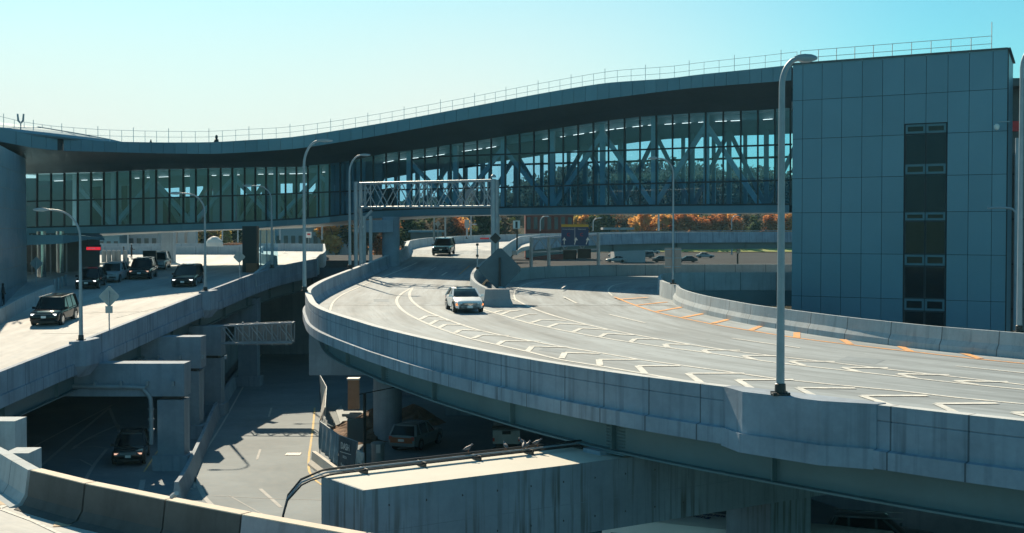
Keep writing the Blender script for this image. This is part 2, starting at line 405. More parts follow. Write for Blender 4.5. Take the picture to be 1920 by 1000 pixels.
# light-pole pilaster on the parapet, with its kink
bp=S(1463,742,ZR,1.1); 
i0=min(range(len(A)),key=lambda i:(A[i]-bp).length)
seg=A[i0-2:i0+3]
t=(A[i0+1]-A[i0-1]).normalized(); t.z=0; nn=Vector((-t.y,t.x,0))
def pilaster(c,t,nn,mat,top=.02,L=1.3,out=.55,bot=-1.62,par=None,name='pilaster',inn=.42):
    mb=MB(); z0=c.z
    prof=[(-L-1.3,0.0),(-L,-out),(L,-out),(L+1.5,0.0),(L+1.5,.02),(-L-1.3,.02)]
    prof=[(-L-1.1,-.01),(-L,-out),(L,-out),(L+1.3,-.01),(L+1.3,inn-.01),(-L-1.1,inn-.01)]
    top_=[c+t*a+nn*b+Vector((0,0,top)) for a,b in prof]; bot_=[p+Vector((0,0,bot)) for p in top_]
    bot2=[c+t*a+nn*(b if b>0 else b*1.15)+Vector((0,0,top+bot*.70)) for a,b in prof]
    mid=[p+Vector((0,0,-1.12-top)) for p in top_]; led=[c+t*a+nn*(b-.12 if b<=0 else b)+Vector((0,0,top+bot*.70)) for a,b in prof]; led2=[c+t*a+nn*(b-.12 if b<=0 else b)+Vector((0,0,bot)) for a,b in prof]
    mb.loft([led2,led,mid,top_]); return mb.build(name,mat,par)
pilaster(A[i0],t,nn,M_parn,par=par,top=.035)
# panel vertical grooves come from the material; girder under the slab
def girder(path,off,zt,depth,name,label,stiff=6.,cat='girder',group='steel girders'):
    g=thing(name,label,cat,path[0],0,group)
    p2=[]
    mb=MB(); mb.sweep(path,[(off,zt),(off,zt-depth),(off+.04,zt-depth),(off+.04,zt)]); mb.build('web',M_steel,g)
    mb=MB(); mb.sweep(path,[(off-.25,zt-depth-.003),(off-.25,zt-depth-.06),(off+.29,zt-depth-.06),(off+.29,zt-depth-.003)]); mb.build('bottom_flange',M_steel,g)
    mb=MB(); sp_=MB(); L=0; nx=2.
    for i in range(1,len(path)-1):
        L+=(path[i]-path[i-1]).length
        if L>nx:
            nx+=stiff; t=(path[i+1]-path[i-1]); t.z=0; t.normalize(); q=Vector((-t.y,t.x,0))
            a=path[i]+q*(off-.1); mb.beam(a+Vector((0,0,zt)),a+Vector((0,0,zt-depth)),.03,.2,up=q)
            if (int(nx/stiff)%3)==0:   # bolted splice
                for k in range(-5,6):
                    for r in range(9):
                        b=path[i]+t*(k*.09)+q*(off-.015)+Vector((0,0,zt-.1-r*(depth-.2)/8)); sp_.box(b,(.035,.035,.035))
                b=path[i]+q*(off+.02)+Vector((0,0,zt-depth-.09)); sp_.beam(b-t*.7,b+t*.7,.56,.05)
    mb.each('stiffener',M_steel,g)
    if sp_.v: sp_.build('splice_bolts',M_steel,g)['kind']='stuff'
    return g
girder(A,.95,-1.6,1.0,'steel_girder','curved outer steel girder with a lit bottom flange under the main ramp parapet',7.)
girder([p for p in A if p.y<135],3.4,-1.6,1.0,'steel_girder','second girder from the parapet, deep in shade under the main ramp',7.)
girder([p for p in A if p.y<110],6.0,-1.6,1.0,'steel_girder','third girder from the parapet, in the dark under the main ramp',7.)
# right side barrier of the merged deck
B_near=V2([(11.3,91.2),(11.05,88),(11.15,84.8),(11.7,80.4),(12.5,76.6),(13.3,73.1),(14.6,69.6),(16.3,65.3),(18.4,61.3),(20.6,57.9),(23.5,53.6),(28,48),(36,40)],ZR,1.07)
B=smoothp(catmull(B_near,1.),2); B=[Vector((p.x,p.y,lerp(ZR,p.y)+1.07)) for p in B]
# right ramp
C_near=V2([(34,110.8),(23.2,110.8),(19,110.8),(15,110.6),(13,109.8),(11.9,106.5),(11.2,101),(10.9,96),(11.1,92.6),(11.3,91.2)],ZQ,1.07)
C=smoothp(catmull(C_near,1.),2); C=[Vector((p.x,p.y,lerp(ZQ,p.y)+1.07)) for p in C]
PJ=[(-.09,0),(-.14,-.55),(-.28,-.8),(-.30,-1.07),(.30,-1.07),(.28,-.8),(.14,-.55),(.09,0)]
PJO=[(-.09,0),(-.14,-.55),(-.28,-.8),(-.30,-1.07),(-.30,-1.5),(.30,-1.5),(.28,-.8),(.14,-.55),(.09,0)]
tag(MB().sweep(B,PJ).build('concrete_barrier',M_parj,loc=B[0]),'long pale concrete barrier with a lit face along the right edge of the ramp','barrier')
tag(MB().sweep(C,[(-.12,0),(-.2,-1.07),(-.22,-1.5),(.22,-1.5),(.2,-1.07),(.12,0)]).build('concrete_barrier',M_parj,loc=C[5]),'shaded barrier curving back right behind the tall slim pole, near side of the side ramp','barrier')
Cg=[p for p in C if p.y>95]
girder(Cg,.8,-1.5,1.2,'steel_girder','plain girder under the side ramp beside the clad block',8.)
# gore barriers
G1p=V2([(6,215),(1.5,185),(.35,168),(-.3,156),(-1.1,141),(-1.9,129),(-2.6,117.5),(-3.0,109),(-3.05,102),(-2.8,96.5),(-2.3,91.8),(-1.6,87.6)],ZR,1.07)
G1=smoothp(catmull(G1p,1.),2); G1=[Vector((p.x,p.y,lerp(ZR,p.y)+1.07)) for p in G1]
G2p=V2([(34,131.3),(27.5,131.3),(20,131.3),(15.2,131),(8.8,129.5),(5.0,126.8),(2.2,123.6),(0.1,117.5),(-0.9,110),(-1.35,102.3),(-1.15,94),(-0.6,87.6)],ZQ,1.07)
G2=smoothp(catmull(G2p,1.),2); G2=[Vector((p.x,p.y,lerp(ZQ,p.y)+1.07)) for p in G2]
PJ2=[(-.12,0),(-.2,-1.07),(-.2,-1.6),(.2,-1.6),(.2,-1.07),(.12,0)]
tag(MB().sweep(G1,PJ2).build('concrete_barrier',M_parj,loc=G1[-1]),'curved barrier with bright left face, left arm of the gore behind the white car','barrier')
tag(MB().sweep(G2,PJ2).build('concrete_barrier',M_parj,loc=G2[-1]),'long shaded barrier from the right arm of the gore, running behind the side ramp','barrier')
mb=MB(); c=Vector((-.95,86.6,9.0)); 
def rr(w,d,z): return [c+Vector((x,y,z)) for x,y in((-w,-d),(w,-d),(w,d+.3),(-w,d+.3))]
mb.loft([rr(1.06,.75,0),rr(1.0,.72,.12),rr(.86,.55,.45),rr(.78,.45,1.12)])
tag(mb.build('crash_block',surf('crash_block_concrete',(.30,.31,.32),.15,.8),loc=c),'dark flared concrete end block closing the nose of the gore','block')
# decks
zr=lambda q: lerp(ZR,q.y); zq=lambda q: lerp(ZQ,q.y)
inA=[p for p in A if 87.8<=p.y<=165]; 
def shift(path,off):
    out=[]
    for i,p in enumerate(path):
        t=path[min(i+1,len(path)-1)]-path[max(i-1,0)]; t.z=0; t.normalize(); out.append(p+Vector((-t.y,t.x,0))*off)
    return out
Ai=shift(A,.3)
A_near=[p for p in Ai if p.y<=88.]
Bd=[Vector((11.3,88.,0))]+[p for p in B if p.y<88]
struct(ribbon(A_near,Bd,zr,110,12,.5,'elevated_road',M_deck))
A_far=[p for p in Ai if 87.95<=p.y<=160]; G1d=[p for p in G1 if p.y<=160]+[Vector((-1.6,87.95,0))]
# match by Y rows
def rowribbon(L,Rr,y0,y1,zf,name,mat,m=8,n=80,th=.5):
    def atY(path,y):
        ps=sorted(path,key=lambda p:p.y)
        for a,b in zip(ps,ps[1:]):
            if a.y<=y<=b.y: return a.lerp(b,(y-a.y)/max(1e-6,b.y-a.y))
        return ps[0] if y<ps[0].y else ps[-1]
    AA=[];BB=[]
    for i in range(n):
        y=y0+(y1-y0)*i/(n-1); a=atY(L,y).copy(); b=atY(Rr,y).copy(); a.y=b.y=y; AA.append(a); BB.append(b)
    mb=MB(); vs=[]
    for a,b in zip(AA,BB):
        for j in range(m+1):
            q=a.lerp(b,j/m); vs.append((q.x,q.y,zf(q)))
    fs=[(i*(m+1)+j,i*(m+1)+j+1,(i+1)*(m+1)+j+1,(i+1)*(m+1)+j) for i in range(n-1) for j in range(m)]
    W_=sum(vdist(vs[i*(m+1)],vs[i*(m+1)+m]) for i in range(n))/n; us=[0]
    for i in range(1,n): us.append(us[-1]+vdist(vs[i*(m+1)+m//2],vs[(i-1)*(m+1)+m//2]))
    uv=[((us[i],j*W_/m),(us[i],(j+1)*W_/m),(us[i+1],(j+1)*W_/m),(us[i+1],j*W_/m)) for i in range(n-1) for j in range(m)]
    mb.add(vs,fs,uv); k=len(vs); mb.add([(x,y,z-th) for x,y,z in vs],[f[::-1] for f in fs])
    for idx in ([i*(m+1) for i in range(n)],[i*(m+1)+m for i in range(n)]):
        for a,b in zip(idx,idx[1:]): mb.f.append((a,b,b+k,a+k)); mb.uv.append(None)
    return mb.build(name,mat)
struct(rowribbon(Ai+[Vector((-13,175,0))],G1,88.002,172,zr,'elevated_road',M_deck))
# head of the side ramp: between its two barriers
Gq=[p for p in G2]; Cq=[p for p in C]
ra=[p for p in reversed(Gq) if p.y>=88.]+[]; rb=[Vector((11.3,88.,0))]+[p for p in reversed(Cq)]
ra=[Vector((-.6,88.,0))]+ra
struct(ribbon(ra,rb,zq,70,8,.5,'elevated_road',M_deck))
mb=MB().poly([(-2.8,88,8.9),(-.3,88,8.9),(-.9,125,9.1),(-2.4,125,9.1)],.3); struct(mb.build('gore_slab',M_asph))
# far bend: main ramp turns right into the overpass
far=[Vector(p) for p in [(-5.6,158,0),(-4.2,172,0),(2,190,0),(14,203,0),(30,211,0),(55,216,0),(110,222,0),(170,228,0)]]
FP=catmull(far,3.); FP=[Vector((p.x,p.y,lerp([(158,11.45),(172,11.8),(190,12.1),(211,12.5),(260,12.8)],p.y))) for p in FP]
ov=MB().sweep(FP,[(7,0),(-6.2,0),(-6.2,-.5),(7,-.5)]).build('overpass_road',M_deckl); struct(ov)
fl=MB().sweep([p for p in shift(FP,7.1)],[(-.15,1.05),(-.2,-.6),(.2,-.6),(.15,1.05)])
tag(fl.build('concrete_barrier',M_parj,loc=FP[0]),'far barrier of the overpass crossing behind the crest of the main ramp','barrier')
fr_=[p for p in shift(FP,-6.4) if p.x>2.5]
mb=MB().sweep(fr_,[(.15,1.05),(.25,-.55),(-.28,-.55),(-.15,1.05)])
tag(mb.build('concrete_barrier',M_par,loc=fr_[0]),'smooth grey overpass parapet below the orange trees','barrier')
girder(fr_,.9,-.5,1.0,'steel_girder','deep shaded beam of the overpass below the orange trees',12.)
tag(MB().tube([p+Vector((0,0,1.25)) for p in fr_],.04,5).build('handrail',M_galv,loc=fr_[0]),'thin metal rail along the top of the overpass parapet','railing')
# expansion joint + paint on the main deck
def paintpoly(mb,pts,zt,h=.015): mb.poly([S(x,y,zt,h) for x,y in pts])
def strip(mb,pix,w,zt=ZR,h=.015,world=None):
    pts=world or [S(x,y,zt,0) for x,y in pix]
    pts=catmull(pts,1.5) if len(pts)>2 else [pts[0].lerp(pts[1],k/6) for k in range(7)]
    vs=[];n=len(pts)
    for i,p in enumerate(pts):
        t=pts[min(i+1,n-1)]-pts[max(i-1,0)]; t.z=0; t.normalize(); q=Vector((-t.y,t.x,0))*w/2
        for s_ in(1,-1):
            v=p+q*s_; v.z=lerp(zt,v.y)+h; vs.append(v)
    mb.add(vs,[(2*i+1,2*i,2*i+2,2*i+3)[::-1] for i in range(n-1)])
w=MB()
LA1=[(770,541),(752,552),(744,562),(746,572),(757,584),(775,595),(800,607),(825,617),(880,635),(932,647),(990,660),(1050,675),(1125,687),(1212,702),(1300,717),(1380,730)]
LA2=[(774,540),(768,550),(770,561),(782,573),(800,584),(850,604),(900,620),(975,636),(1050,650),(1125,662),(1200,675),(1280,686),(1360,697),(1450,710),(1565,722),(1681,733),(1797,746.5),(1960,762)]
LB1=[(896,575),(910,582),(950,594),(990,606),(1075,624),(1180,642),(1319,661),(1450,680),(1565,693),(1681,706),(1797,719),(1960,735)]
LB2=[(962,560),(975,567),(1000,579),(1037,592),(1080,604),(1125,615),(1200,630),(1280,644),(1360,657),(1450,668),(1565,681),(1681,695),(1797,708),(1960,727)]
for L_ in(LA1,LA2,LB1,LB2): strip(w,L_,.20)
CHA=[[(787,600),(800,593),(822,594)],[(805,609),(820,601),(850,602)],[(822,616),(835,609),(872,610)],[(853,625),(864,619),(907,621)],[(887,635),(902,629),(955,630)],[(932,647),(944,640),(1012,641)],[(988,660),(998,650),(1065,652)],[(1053,673),(1059,662),(1125,664)],[(1125,686),(1123,675),(1200,675)],[(1210,702),(1196,687),(1275,687)],[(1315,719),(1290,701),(1396,701)],[(1415,733),(1383,713),(1488,713)],[(1536,748),(1496,728),(1604,729)],[(1673,762),(1616,743),(1739,743)],[(1800,778),(1756,758),(1870,757)],[(1960,790),(1900,775),(2010,773)]]
CHB=[[(925,587),(940,583),(958,583)],[(940,590),(952,585),(975,582)],[(962,597),(988,590),(1007,590)],[(995,606),(1015,600),(1062,602)],[(1027,614),(1047,607),(1102,610)],[(1075,623),(1090,616),(1142,619)],[(1123,633),(1136,626),(1190,629)],[(1182,642),(1191,636),(1240,637)],[(1252,653),(1247,646),(1295,647)],[(1332,664),(1318,657),(1388,658)],[(1415,675),(1393,668),(1465,668)],[(1508,686),(1481,678),(1565,679)],[(1610,698),(1580,690),(1665,691)],[(1718,710),(1684,702),(1780,704)],[(1830,722),(1790,715),(1890,717)]]
for c_ in CHA+CHB:
    a,b,d=c_; strip(w,[a,b],.27,h=.019); strip(w,[b,d],.38,h=.023)
for d_ in([(1142,590),(1210,606)],[(1373,635),(1500,653)],[(1793,687),(1940,702)],[(1057,557),(1082,569)],[(828,517),(838,511)]): strip(w,d_,.17)
EDL=[(619,583),(625,567),(642,553),(668,541),(697,528),(740,511),(782,493)]
strip(w,EDL,.15)
LBo=[(968,566),(964,552),(972,540),(1000,529),(1040,522)]
strip(w,LBo,.12,ZQ)
strip(w,[(1148,555),(1140,545),(1152,535),(1185,529)],.12,ZQ)
for d_ in([(1053,541),(1062,535)],[(808,507),(818,501)],[(845,478),(852,474)]): strip(w,d_,.12,ZR)
struct(w.build('road_marking',M_white))
w=MB()
strip(w,[(1152,557),(1197,575),(1235,587),(1280,597),(1334,608),(1411,621),(1500,635),(1604,648),(1719,661),(1835,674),(1960,686)],.2)
for a,b in [((1158,562),(1215,558)),((1190,573),(1250,567)),((1230,585),(1282,576)),((1280,596),(1322,588)),((1336,607),(1368,599)),((1407,620),(1426,612)),((1494,634),(1494,624)),((1594,646),(1580,637)),((1708,660),(1688,650)),((1838,673),(1806,663)),((1975,688),(1930,676))]: strip(w,[a,b],.34,h=.02)
strip(w,[(861,515),(880,499)],.12)
struct(w.build('orange_road_marking',M_org))
w=MB(); strip(w,[(628,573),(1262,573)],.09,h=.012); strip(w,[(745,508),(885,506)],.08,h=.012)
struct(w.build('expansion_joint',M_joint))
# ================================================================== LEFT DECK
Lp=V2([(-27,42),(-25.3,54),(-24.7,63.8),(-24.4,70),(-24,76),(-23.6,84),(-23.1,95),(-22.6,104),(-22.1,114),(-21.4,121),(-20.6,128),(-19.7,134.5)],ZL,1.07)
LB=smoothp(catmull(Lp,1.),2); LB=[Vector((p.x,p.y,lerp(ZL,p.y)+1.07)) for p in LB]
PL=[(0,0),(-.0,-1.12),(-.06,-1.14),(-.06,-1.75),(.7,-1.8),(.6,-1.07),(.5,-.9),(.3,-.7),(.26,0)]
lp=thing('parapet','shaded parapet along the left deck with two lamp poles and a sign standing on it','parapet',LB[20])
MB().sweep(LB,PL).build('parapet_wall',M_par,lp)
for px,py in((152,640),(385,546)):
    c=S(px,py,ZL,1.07); i=min(range(2,len(LB)-2),key=lambda i:(LB[i]-c).length); t=(LB[i+1]-LB[i-1]).normalized(); t.z=0
    mb=MB(); nn=Vector((-t.y,t.x,0)); cc=LB[i]
    pr=[(-1.6,0),(-1.0,-.5),(1.0,-.5),(1.6,0),(1.6,.25),(-1.6,.25)]
    tp=[cc+t*a+nn*b+Vector((0,0,.04)) for a,b in pr]; bt=[p-Vector((0,0,1.4)) for p in tp]; b2=[cc+t*a*.6+nn*max(b,-.1)+Vector((0,0,-2.0)) for a,b in pr]
    mb.loft([b2,bt,tp]).build('pilaster',M_parn,lp)
girder([p for p in LB if p.y>50],1.3,-1.75,1.3,'steel_girder','outer girder in shade under the left deck parapet',7.)
girder([p for p in LB if p.y>50],5.3,-1.75,1.3,'steel_girder','inner girder hidden in the dark under the left deck',7.)
zl=lambda q: lerp(ZL,q.y)
LBi=shift(LB,.4)
def flatpath(l): return [Vector((x,y,0)) for x,y in l]
Rt=LBi+flatpath([(-21.5,150),(-24,170),(-27.2,192)])
Lt=flatpath([(-70,42),(-70,192)])
struct(rowribbon(Lt,Rt,42,192,zl,'elevated_road',M_deckl,m=10,n=90,th=.6))
# road end barriers beyond
e1=[Vector((x,y,lerp(ZL,y)+1.07)) for x,y in [(-19.7,134.5),(-20.8,145),(-22.2,158),(-24.2,172),(-26.8,190)]]
tag(MB().sweep(catmull(e1,2.),PJ2).build('concrete_barrier',M_parj,loc=e1[0]),'barrier closing the right side of the sunlit spur behind the tall lamp pole','barrier')
e2=[Vector((x,y,lerp(ZL,y)+1.07)) for x,y in [(-26.8,190),(-36,192),(-46,192),(-70,191)]]
tag(MB().sweep(catmull(e2,2.),PJ2).build('concrete_barrier',M_parj,loc=e2[0]),'far barrier behind the sunlit spur, below the trees left of centre','barrier')
e3=[Vector((x,y,lerp(ZL,y)+1.07)) for x,y in [(-33,176),(-40,177),(-52,177),(-64,174),(-70,171)]]
tag(MB().sweep(catmull(e3,2.),PJ2).build('concrete_barrier',M_parj,loc=e3[0]),'shaded barrier along the back of the sunlit plaza on the left','barrier')
gp=[S(x,y,ZL,1.07) for x,y in [(476,513),(491,502),(506,490),(518,479)]]+[Vector((-27.2,146,lerp(ZL,146)+1.07)),Vector((-30.5,160,lerp(ZL,160)+1.07)),Vector((-33,176,lerp(ZL,176)+1.07))]
gp=smoothp(catmull(gp,1.5),2)
tag(MB().sweep(gp,PJ2).build('concrete_barrier',M_parj,loc=gp[0]),'curved barrier separating the left deck from the sunlit spur beside the dark bridge support','barrier')
w=MB()
strip(w,[(395,556),(330,570),(250,588),(215,597)],.12,ZL)
strip(w,[(128,588),(280,584)],.12,ZL); strip(w,[(75,626),(205,624)],.12,ZL); strip(w,[(120,603),(152,596)],.1,ZL)
strip(w,[(250,525),(330,523)],.1,ZL); strip(w,[(370,518),(440,516)],.1,ZL); strip(w,[(350,488),(375,492),(375,500),(350,505)],.15,ZL)
strip(w,[(520,480),(532,474),(534,469)],.15,ZL); strip(w,[(410,500),(424,493)],.15,ZL); strip(w,[(418,487),(424,490)],.15,ZL)
struct(w.build('road_marking',M_white))
# barriers at the left by the entrance and by the near SUV
q=[S(x,y,ZL,1.0) for x,y in [(-40,596),(0,578),(50,553),(98,534)]]
tag(MB().sweep(catmull(q,1.5),PJ2).build('concrete_barrier',M_parj,loc=q[1]),'low plain barrier at the foot of the left corner building, behind the big dark car','barrier')

# ================================================================== BRIDGE BUILDING
TyT=[(-200,205),(0,237),(25,246),(50,252),(115,260),(200,265.5),(300,267.5),(400,267),(480,262),(540,258.5),(600,250),(700,234),(800,216),(900,197),(1000,178),(1080,164),(1140,155),(1260,147),(1300,141),(1400,131),(1484,122)]
TyB=[(-200,236),(0,264),(50,277),(115,283),(300,288),(400,289),(480,285),(560,279),(650,265),(730,251),(800,238),(900,220),(1025,201),(1100,190),(1200,177),(1290,166),(1390,158),(1484,151)]
TYF=[(-200,98),(0,108),(60,112),(120,117),(330,128),(500,133),(600,134),(700,132),(850,128),(1140,114),(1484,104.0)]
TgT=[(50,327),(200,323),(280,319),(400,316),(480,314),(560,313),(632,306),(675,298),(725,287),(797,279),(845,271),(895,264),(975,251),(1056,239),(1141,226),(1200,219),(1261,215),(1325,211),(1420,207),(1484,202)]
TgB=[(50,428),(100,427),(280,423),(400,419),(480,416),(540,413),(600,409),(660,403),(700,397),(800,392.5),(930,391),(1084,389),(1250,387),(1484,385)]
TbB=[(50,445),(200,438),(300,434),(400,431),(470,429),(520,425),(600,420),(660,413),(720,409),(800,405),(930,403),(1140,401),(1300,400),(1484,399)]
TYG=[(40,131),(300,137),(500,140),(620,140),(700,138),(850,134),(1140,122),(1484,110)]
TrL=[(50,378),(280,372),(500,365),(700,357),(930,352),(1140,346),(1484,338)]
TrU=[(770,300),(820,294),(1084,285),(1484,271)]
MUL=[70,96,121,146,171,195,220,244.5,269,293,318,344,367.5,390.5,414,436,459,479,499,519,535.5,556,577.5,597.5,618,638,657,677,700,724,748,772,796.5,821,845,869.5,895,921,947.5,974,1001,1029,1056,1084,1112.5,1141,1171,1200,1230.5,1261,1292,1323,1356,1389,1421,1453,1482]
bb=thing('bridge_building','long glazed bridge terminal with a wavy fascia roof, spanning behind the roads','building',(0,125,14))
pxs=[-200,-100,0,30,60,85,115]+[116.5]+[130+22*i for i in range(0,61)]+[1470,1484]
pxs=[p for p in pxs if p<=1484]
Ft=[D(p,lerp(TyT,p),lerp(TYF,p)) for p in pxs]; Fb=[D(p,lerp(TyB,p),lerp(TYF,p)) for p in pxs]
# smooth
Ft=smoothp(Ft,1);Fb=smoothp(Fb,1)
BACK=Vector((.28,.96,0))*17
def outn(L_,i):
    t=L_[min(i+1,len(L_)-1)]-L_[max(i-1,0)]; t.z=0; t.normalize(); return Vector((t.y,-t.x,0))
mb=MB(); back=MB()
for i in range(len(pxs)-1):
    if pxs[i]==115: mb.build('fascia',M_fasc,bb); mb=MB(); continue
    n0=outn(Ft,i); g_=.012
    a,b,c,d=Fb[i].lerp(Fb[i+1],g_),Fb[i].lerp(Fb[i+1],1-g_),Ft[i].lerp(Ft[i+1],1-g_),Ft[i].lerp(Ft[i+1],g_)
    q=[a,b,c,d]; r=[p-n0*.06 for p in q]; mb.add(q+r,[(0,1,2,3),(7,6,5,4),(0,4,5,1),(1,5,6,2),(2,6,7,3),(3,7,4,0)])
mb.build('fascia',M_fasc,bb)
for i in range(len(pxs)-1):
    n0=outn(Ft,i); back.add([Fb[i]-n0*.07,Fb[i+1]-n0*.07,Ft[i+1]-n0*.07,Ft[i]-n0*.07],[(0,1,2,3)])
back.build('fascia_backing',M_joint,bb)
gl=[50]+MUL; 
def G(p,tab): return D(p,lerp(tab,p),lerp(TYG,p))
gx=[40+20*i for i in range(0,73)]+[1484]; gx=sorted(set([p for p in gx if p<=1484]))
mb=MB()
rf=MB()
Bt=[p+BACK for p in Ft]; Bb=[p+BACK for p in Fb]
for i in range(len(Ft)-1):
    rf.add([Ft[i]-Vector((0,0,.05)),Ft[i+1]-Vector((0,0,.05)),Bt[i+1]-Vector((0,0,.05)),Bt[i]-Vector((0,0,.05))],[(0,1,2,3)])
    rf.add([Bt[i],Bt[i+1],Bb[i+1],Bb[i]],[(0,1,2,3)])
rf.build('roof',M_fasc,bb)
# soffit: fascia bottom to glass top
GT=[G(p,TgT) for p in gx]; GB=[G(p,TgB) for p in gx]; BB_=[G(p,TbB) for p in gx]
FBx=[]
def atpx(p):
    for i in range(len(pxs)-1):
        if pxs[i]<=p<=pxs[i+1]: return Fb[i].lerp(Fb[i+1],(p-pxs[i])/(pxs[i+1]-pxs[i]))
    return Fb[-1]
so_=MB()
for a,b,ga,gb_ in zip(gx,gx[1:],GT,GT[1:]):
    A0,B0=atpx(a),atpx(b); m0=A0.lerp(ga,.5)+Vector((0,0,-.15)); m1=B0.lerp(gb_,.5)+Vector((0,0,-.15))
    so_.add([A0,B0,m1,m0],[(0,1,2,3)]); so_.add([m0,m1,gb_,ga],[(0,1,2,3)])
g0=GT[0]; 
l0=[Fb[i] for i in range(len(pxs)) if pxs[i]<=40]; so_.add(l0+[atpx(40),g0,g0+Vector((-20,4,0))],[tuple(range(len(l0)+3))])
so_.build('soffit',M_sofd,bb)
ex=[Ft[-1],Fb[-1],GT[-1],GT[-1]+Vector((0,0,3.2))]
# lower band (floor edge) with panels, floor slab and back edge
DEP=Vector((.33,.944,0))*11.5
mb=MB()
for i in range(0,len(gx)-1):
    n0=outn(GB,i)*.35; g_=.006
    lo0=BB_[i].lerp(BB_[i+1],g_);lo1=BB_[i].lerp(BB_[i+1],1-g_);hi0=GB[i].lerp(GB[i+1],g_);hi1=GB[i].lerp(GB[i+1],1-g_)
    q=[lo0+n0,lo1+n0,hi1+n0,hi0+n0]; r=[p-n0*1.1 for p in q]; mb.add(q+r,[(0,1,2,3),(7,6,5,4),(0,4,5,1),(1,5,6,2),(2,6,7,3),(3,7,4,0)])
mb.build('floor_edge_band',M_fasc,bb)
fl=MB()
for i in range(len(gx)-1):
    a,b=GB[i]+Vector((0,0,.02)),GB[i+1]+Vector((0,0,.02)); c,d=BB_[i]+Vector((0,0,.06)),BB_[i+1]+Vector((0,0,.06))
    fl.add([a,b,b+DEP,a+DEP],[(0,1,2,3)]); fl.add([c,d,d+DEP,c+DEP],[(3,2,1,0)]); fl.add([a+DEP,b+DEP,d+DEP,c+DEP],[(0,1,2,3)])
fl.build('floor_slab',M_intd,bb)
ce=MB()
for i in range(len(gx)-1):
    a,b=GT[i]-Vector((0,0,.02)),GT[i+1]-Vector((0,0,.02)); ce.add([a,b,b+DEP,a+DEP],[(3,2,1,0)])
    e=Vector((0,0,-1.25)); ce.add([a+DEP+e,b+DEP+e,b+DEP+Vector((0,0,3)),a+DEP+Vector((0,0,3))],[(0,1,2,3)])
    a2,b2=a+DEP*.22,b+DEP*.22; ce.add([a2+Vector((0,0,-.55)),b2+Vector((0,0,-.55)),b2,a2],[(0,1,2,3)])
    a2,b2=a+DEP*.72,b+DEP*.72; ce.add([a2+Vector((0,0,-1.0)),b2+Vector((0,0,-1.0)),b2,a2],[(0,1,2,3)])
ce.build('ceiling',M_struct,bb)
rw2=MB();gm=MB();mm=MB();bm=MB();bg_=MB();rw=MB()
for i in range(len(gx)-1):
    gm.add([GB[i],GB[i+1],GT[i+1],GT[i]],[(0,1,2,3)])
    e=Vector((0,0,-1.2)); bg_.add([GB[i]+DEP,GB[i+1]+DEP,GT[i+1]+DEP+e,GT[i]+DEP+e],[(3,2,1,0)])
gm.build('front_glazing',M_glass,bb); bg_.build('rear_glazing',M_glass,bb)
for p in MUL: mm.beam(G(p,TgB),G(p,TgT),.13,.22,up=(.3,.95,0))
for i,p in enumerate(MUL):
    if i%2==0: bm.beam(G(p,TgB)+DEP,G(p,TgT)+DEP-Vector((0,0,1.2)),.35,.3,up=(.3,.95,0))
mm.build('mullion',M_mull,bb); bm.build('rear_mullion',M_struct,bb)
for tab,x0 in((TrL,50),(TrU,772)):
    if rw.v: rw.build('transom',M_mull,bb); rw=MB()
    ps=[p for p in [50]+MUL+[1484] if p>=x0]
    for a,b in zip(ps,ps[1:]):
        A0,B0=G(a,tab),G(b,tab); rw.beam(A0,B0,.2,.14)
        if tab is TrU: rw2.beam(A0+DEP*.98-Vector((0,0,.4)),B0+DEP*.98-Vector((0,0,.4)),.15,.2)
rw.build('transom',M_mull,bb); rw=MB()
for a,b in zip([50]+MUL,MUL): rw.beam(G(a,TgB)+Vector((0,0,.06)),G(b,TgB)+Vector((0,0,.06)),.25,.2)
rw.build('sill_rail',M_mull,bb)
rw2.build('rear_transom',M_mull,bb)
# structural truss inside: verticals and diagonals, front and back planes
M_str2=plain('pale_truss_steel',(.50,.62,.68),.5)
def truss(off,step,ph,name,w=.42,skip=(590,690)):
    t_=MB(); xs_=[]; p=ph
    while p<1484: xs_.append(p); p+=step*(.85+.0003*p)
    o=DEP*off
    for k,(a,b) in enumerate(zip(xs_,xs_[1:])):
        if skip[0]<a<skip[1]:
            if t_.v: t_.build(name,M_str2 if off<.5 else M_struct,bb); t_=MB()
            continue
        dn=Vector((0,0,-.9))
        t_.beam(G(a,TgB)+o,G(a,TgT)+o,w,up=(.3,.95,0))
        if k%2: t_.beam(G(a,TgB)+o,G(b,TgT)+o+dn,w*.9,up=(.3,.95,0))
        else: t_.beam(G(a,TgT)+o+dn,G(b,TgB)+o,w*.9,up=(.3,.95,0))
    return t_.build(name,M_str2 if off<.5 else M_struct,bb)
truss(.16,82,120,'front_truss',.46); truss(.86,60,80,'rear_truss',.42)
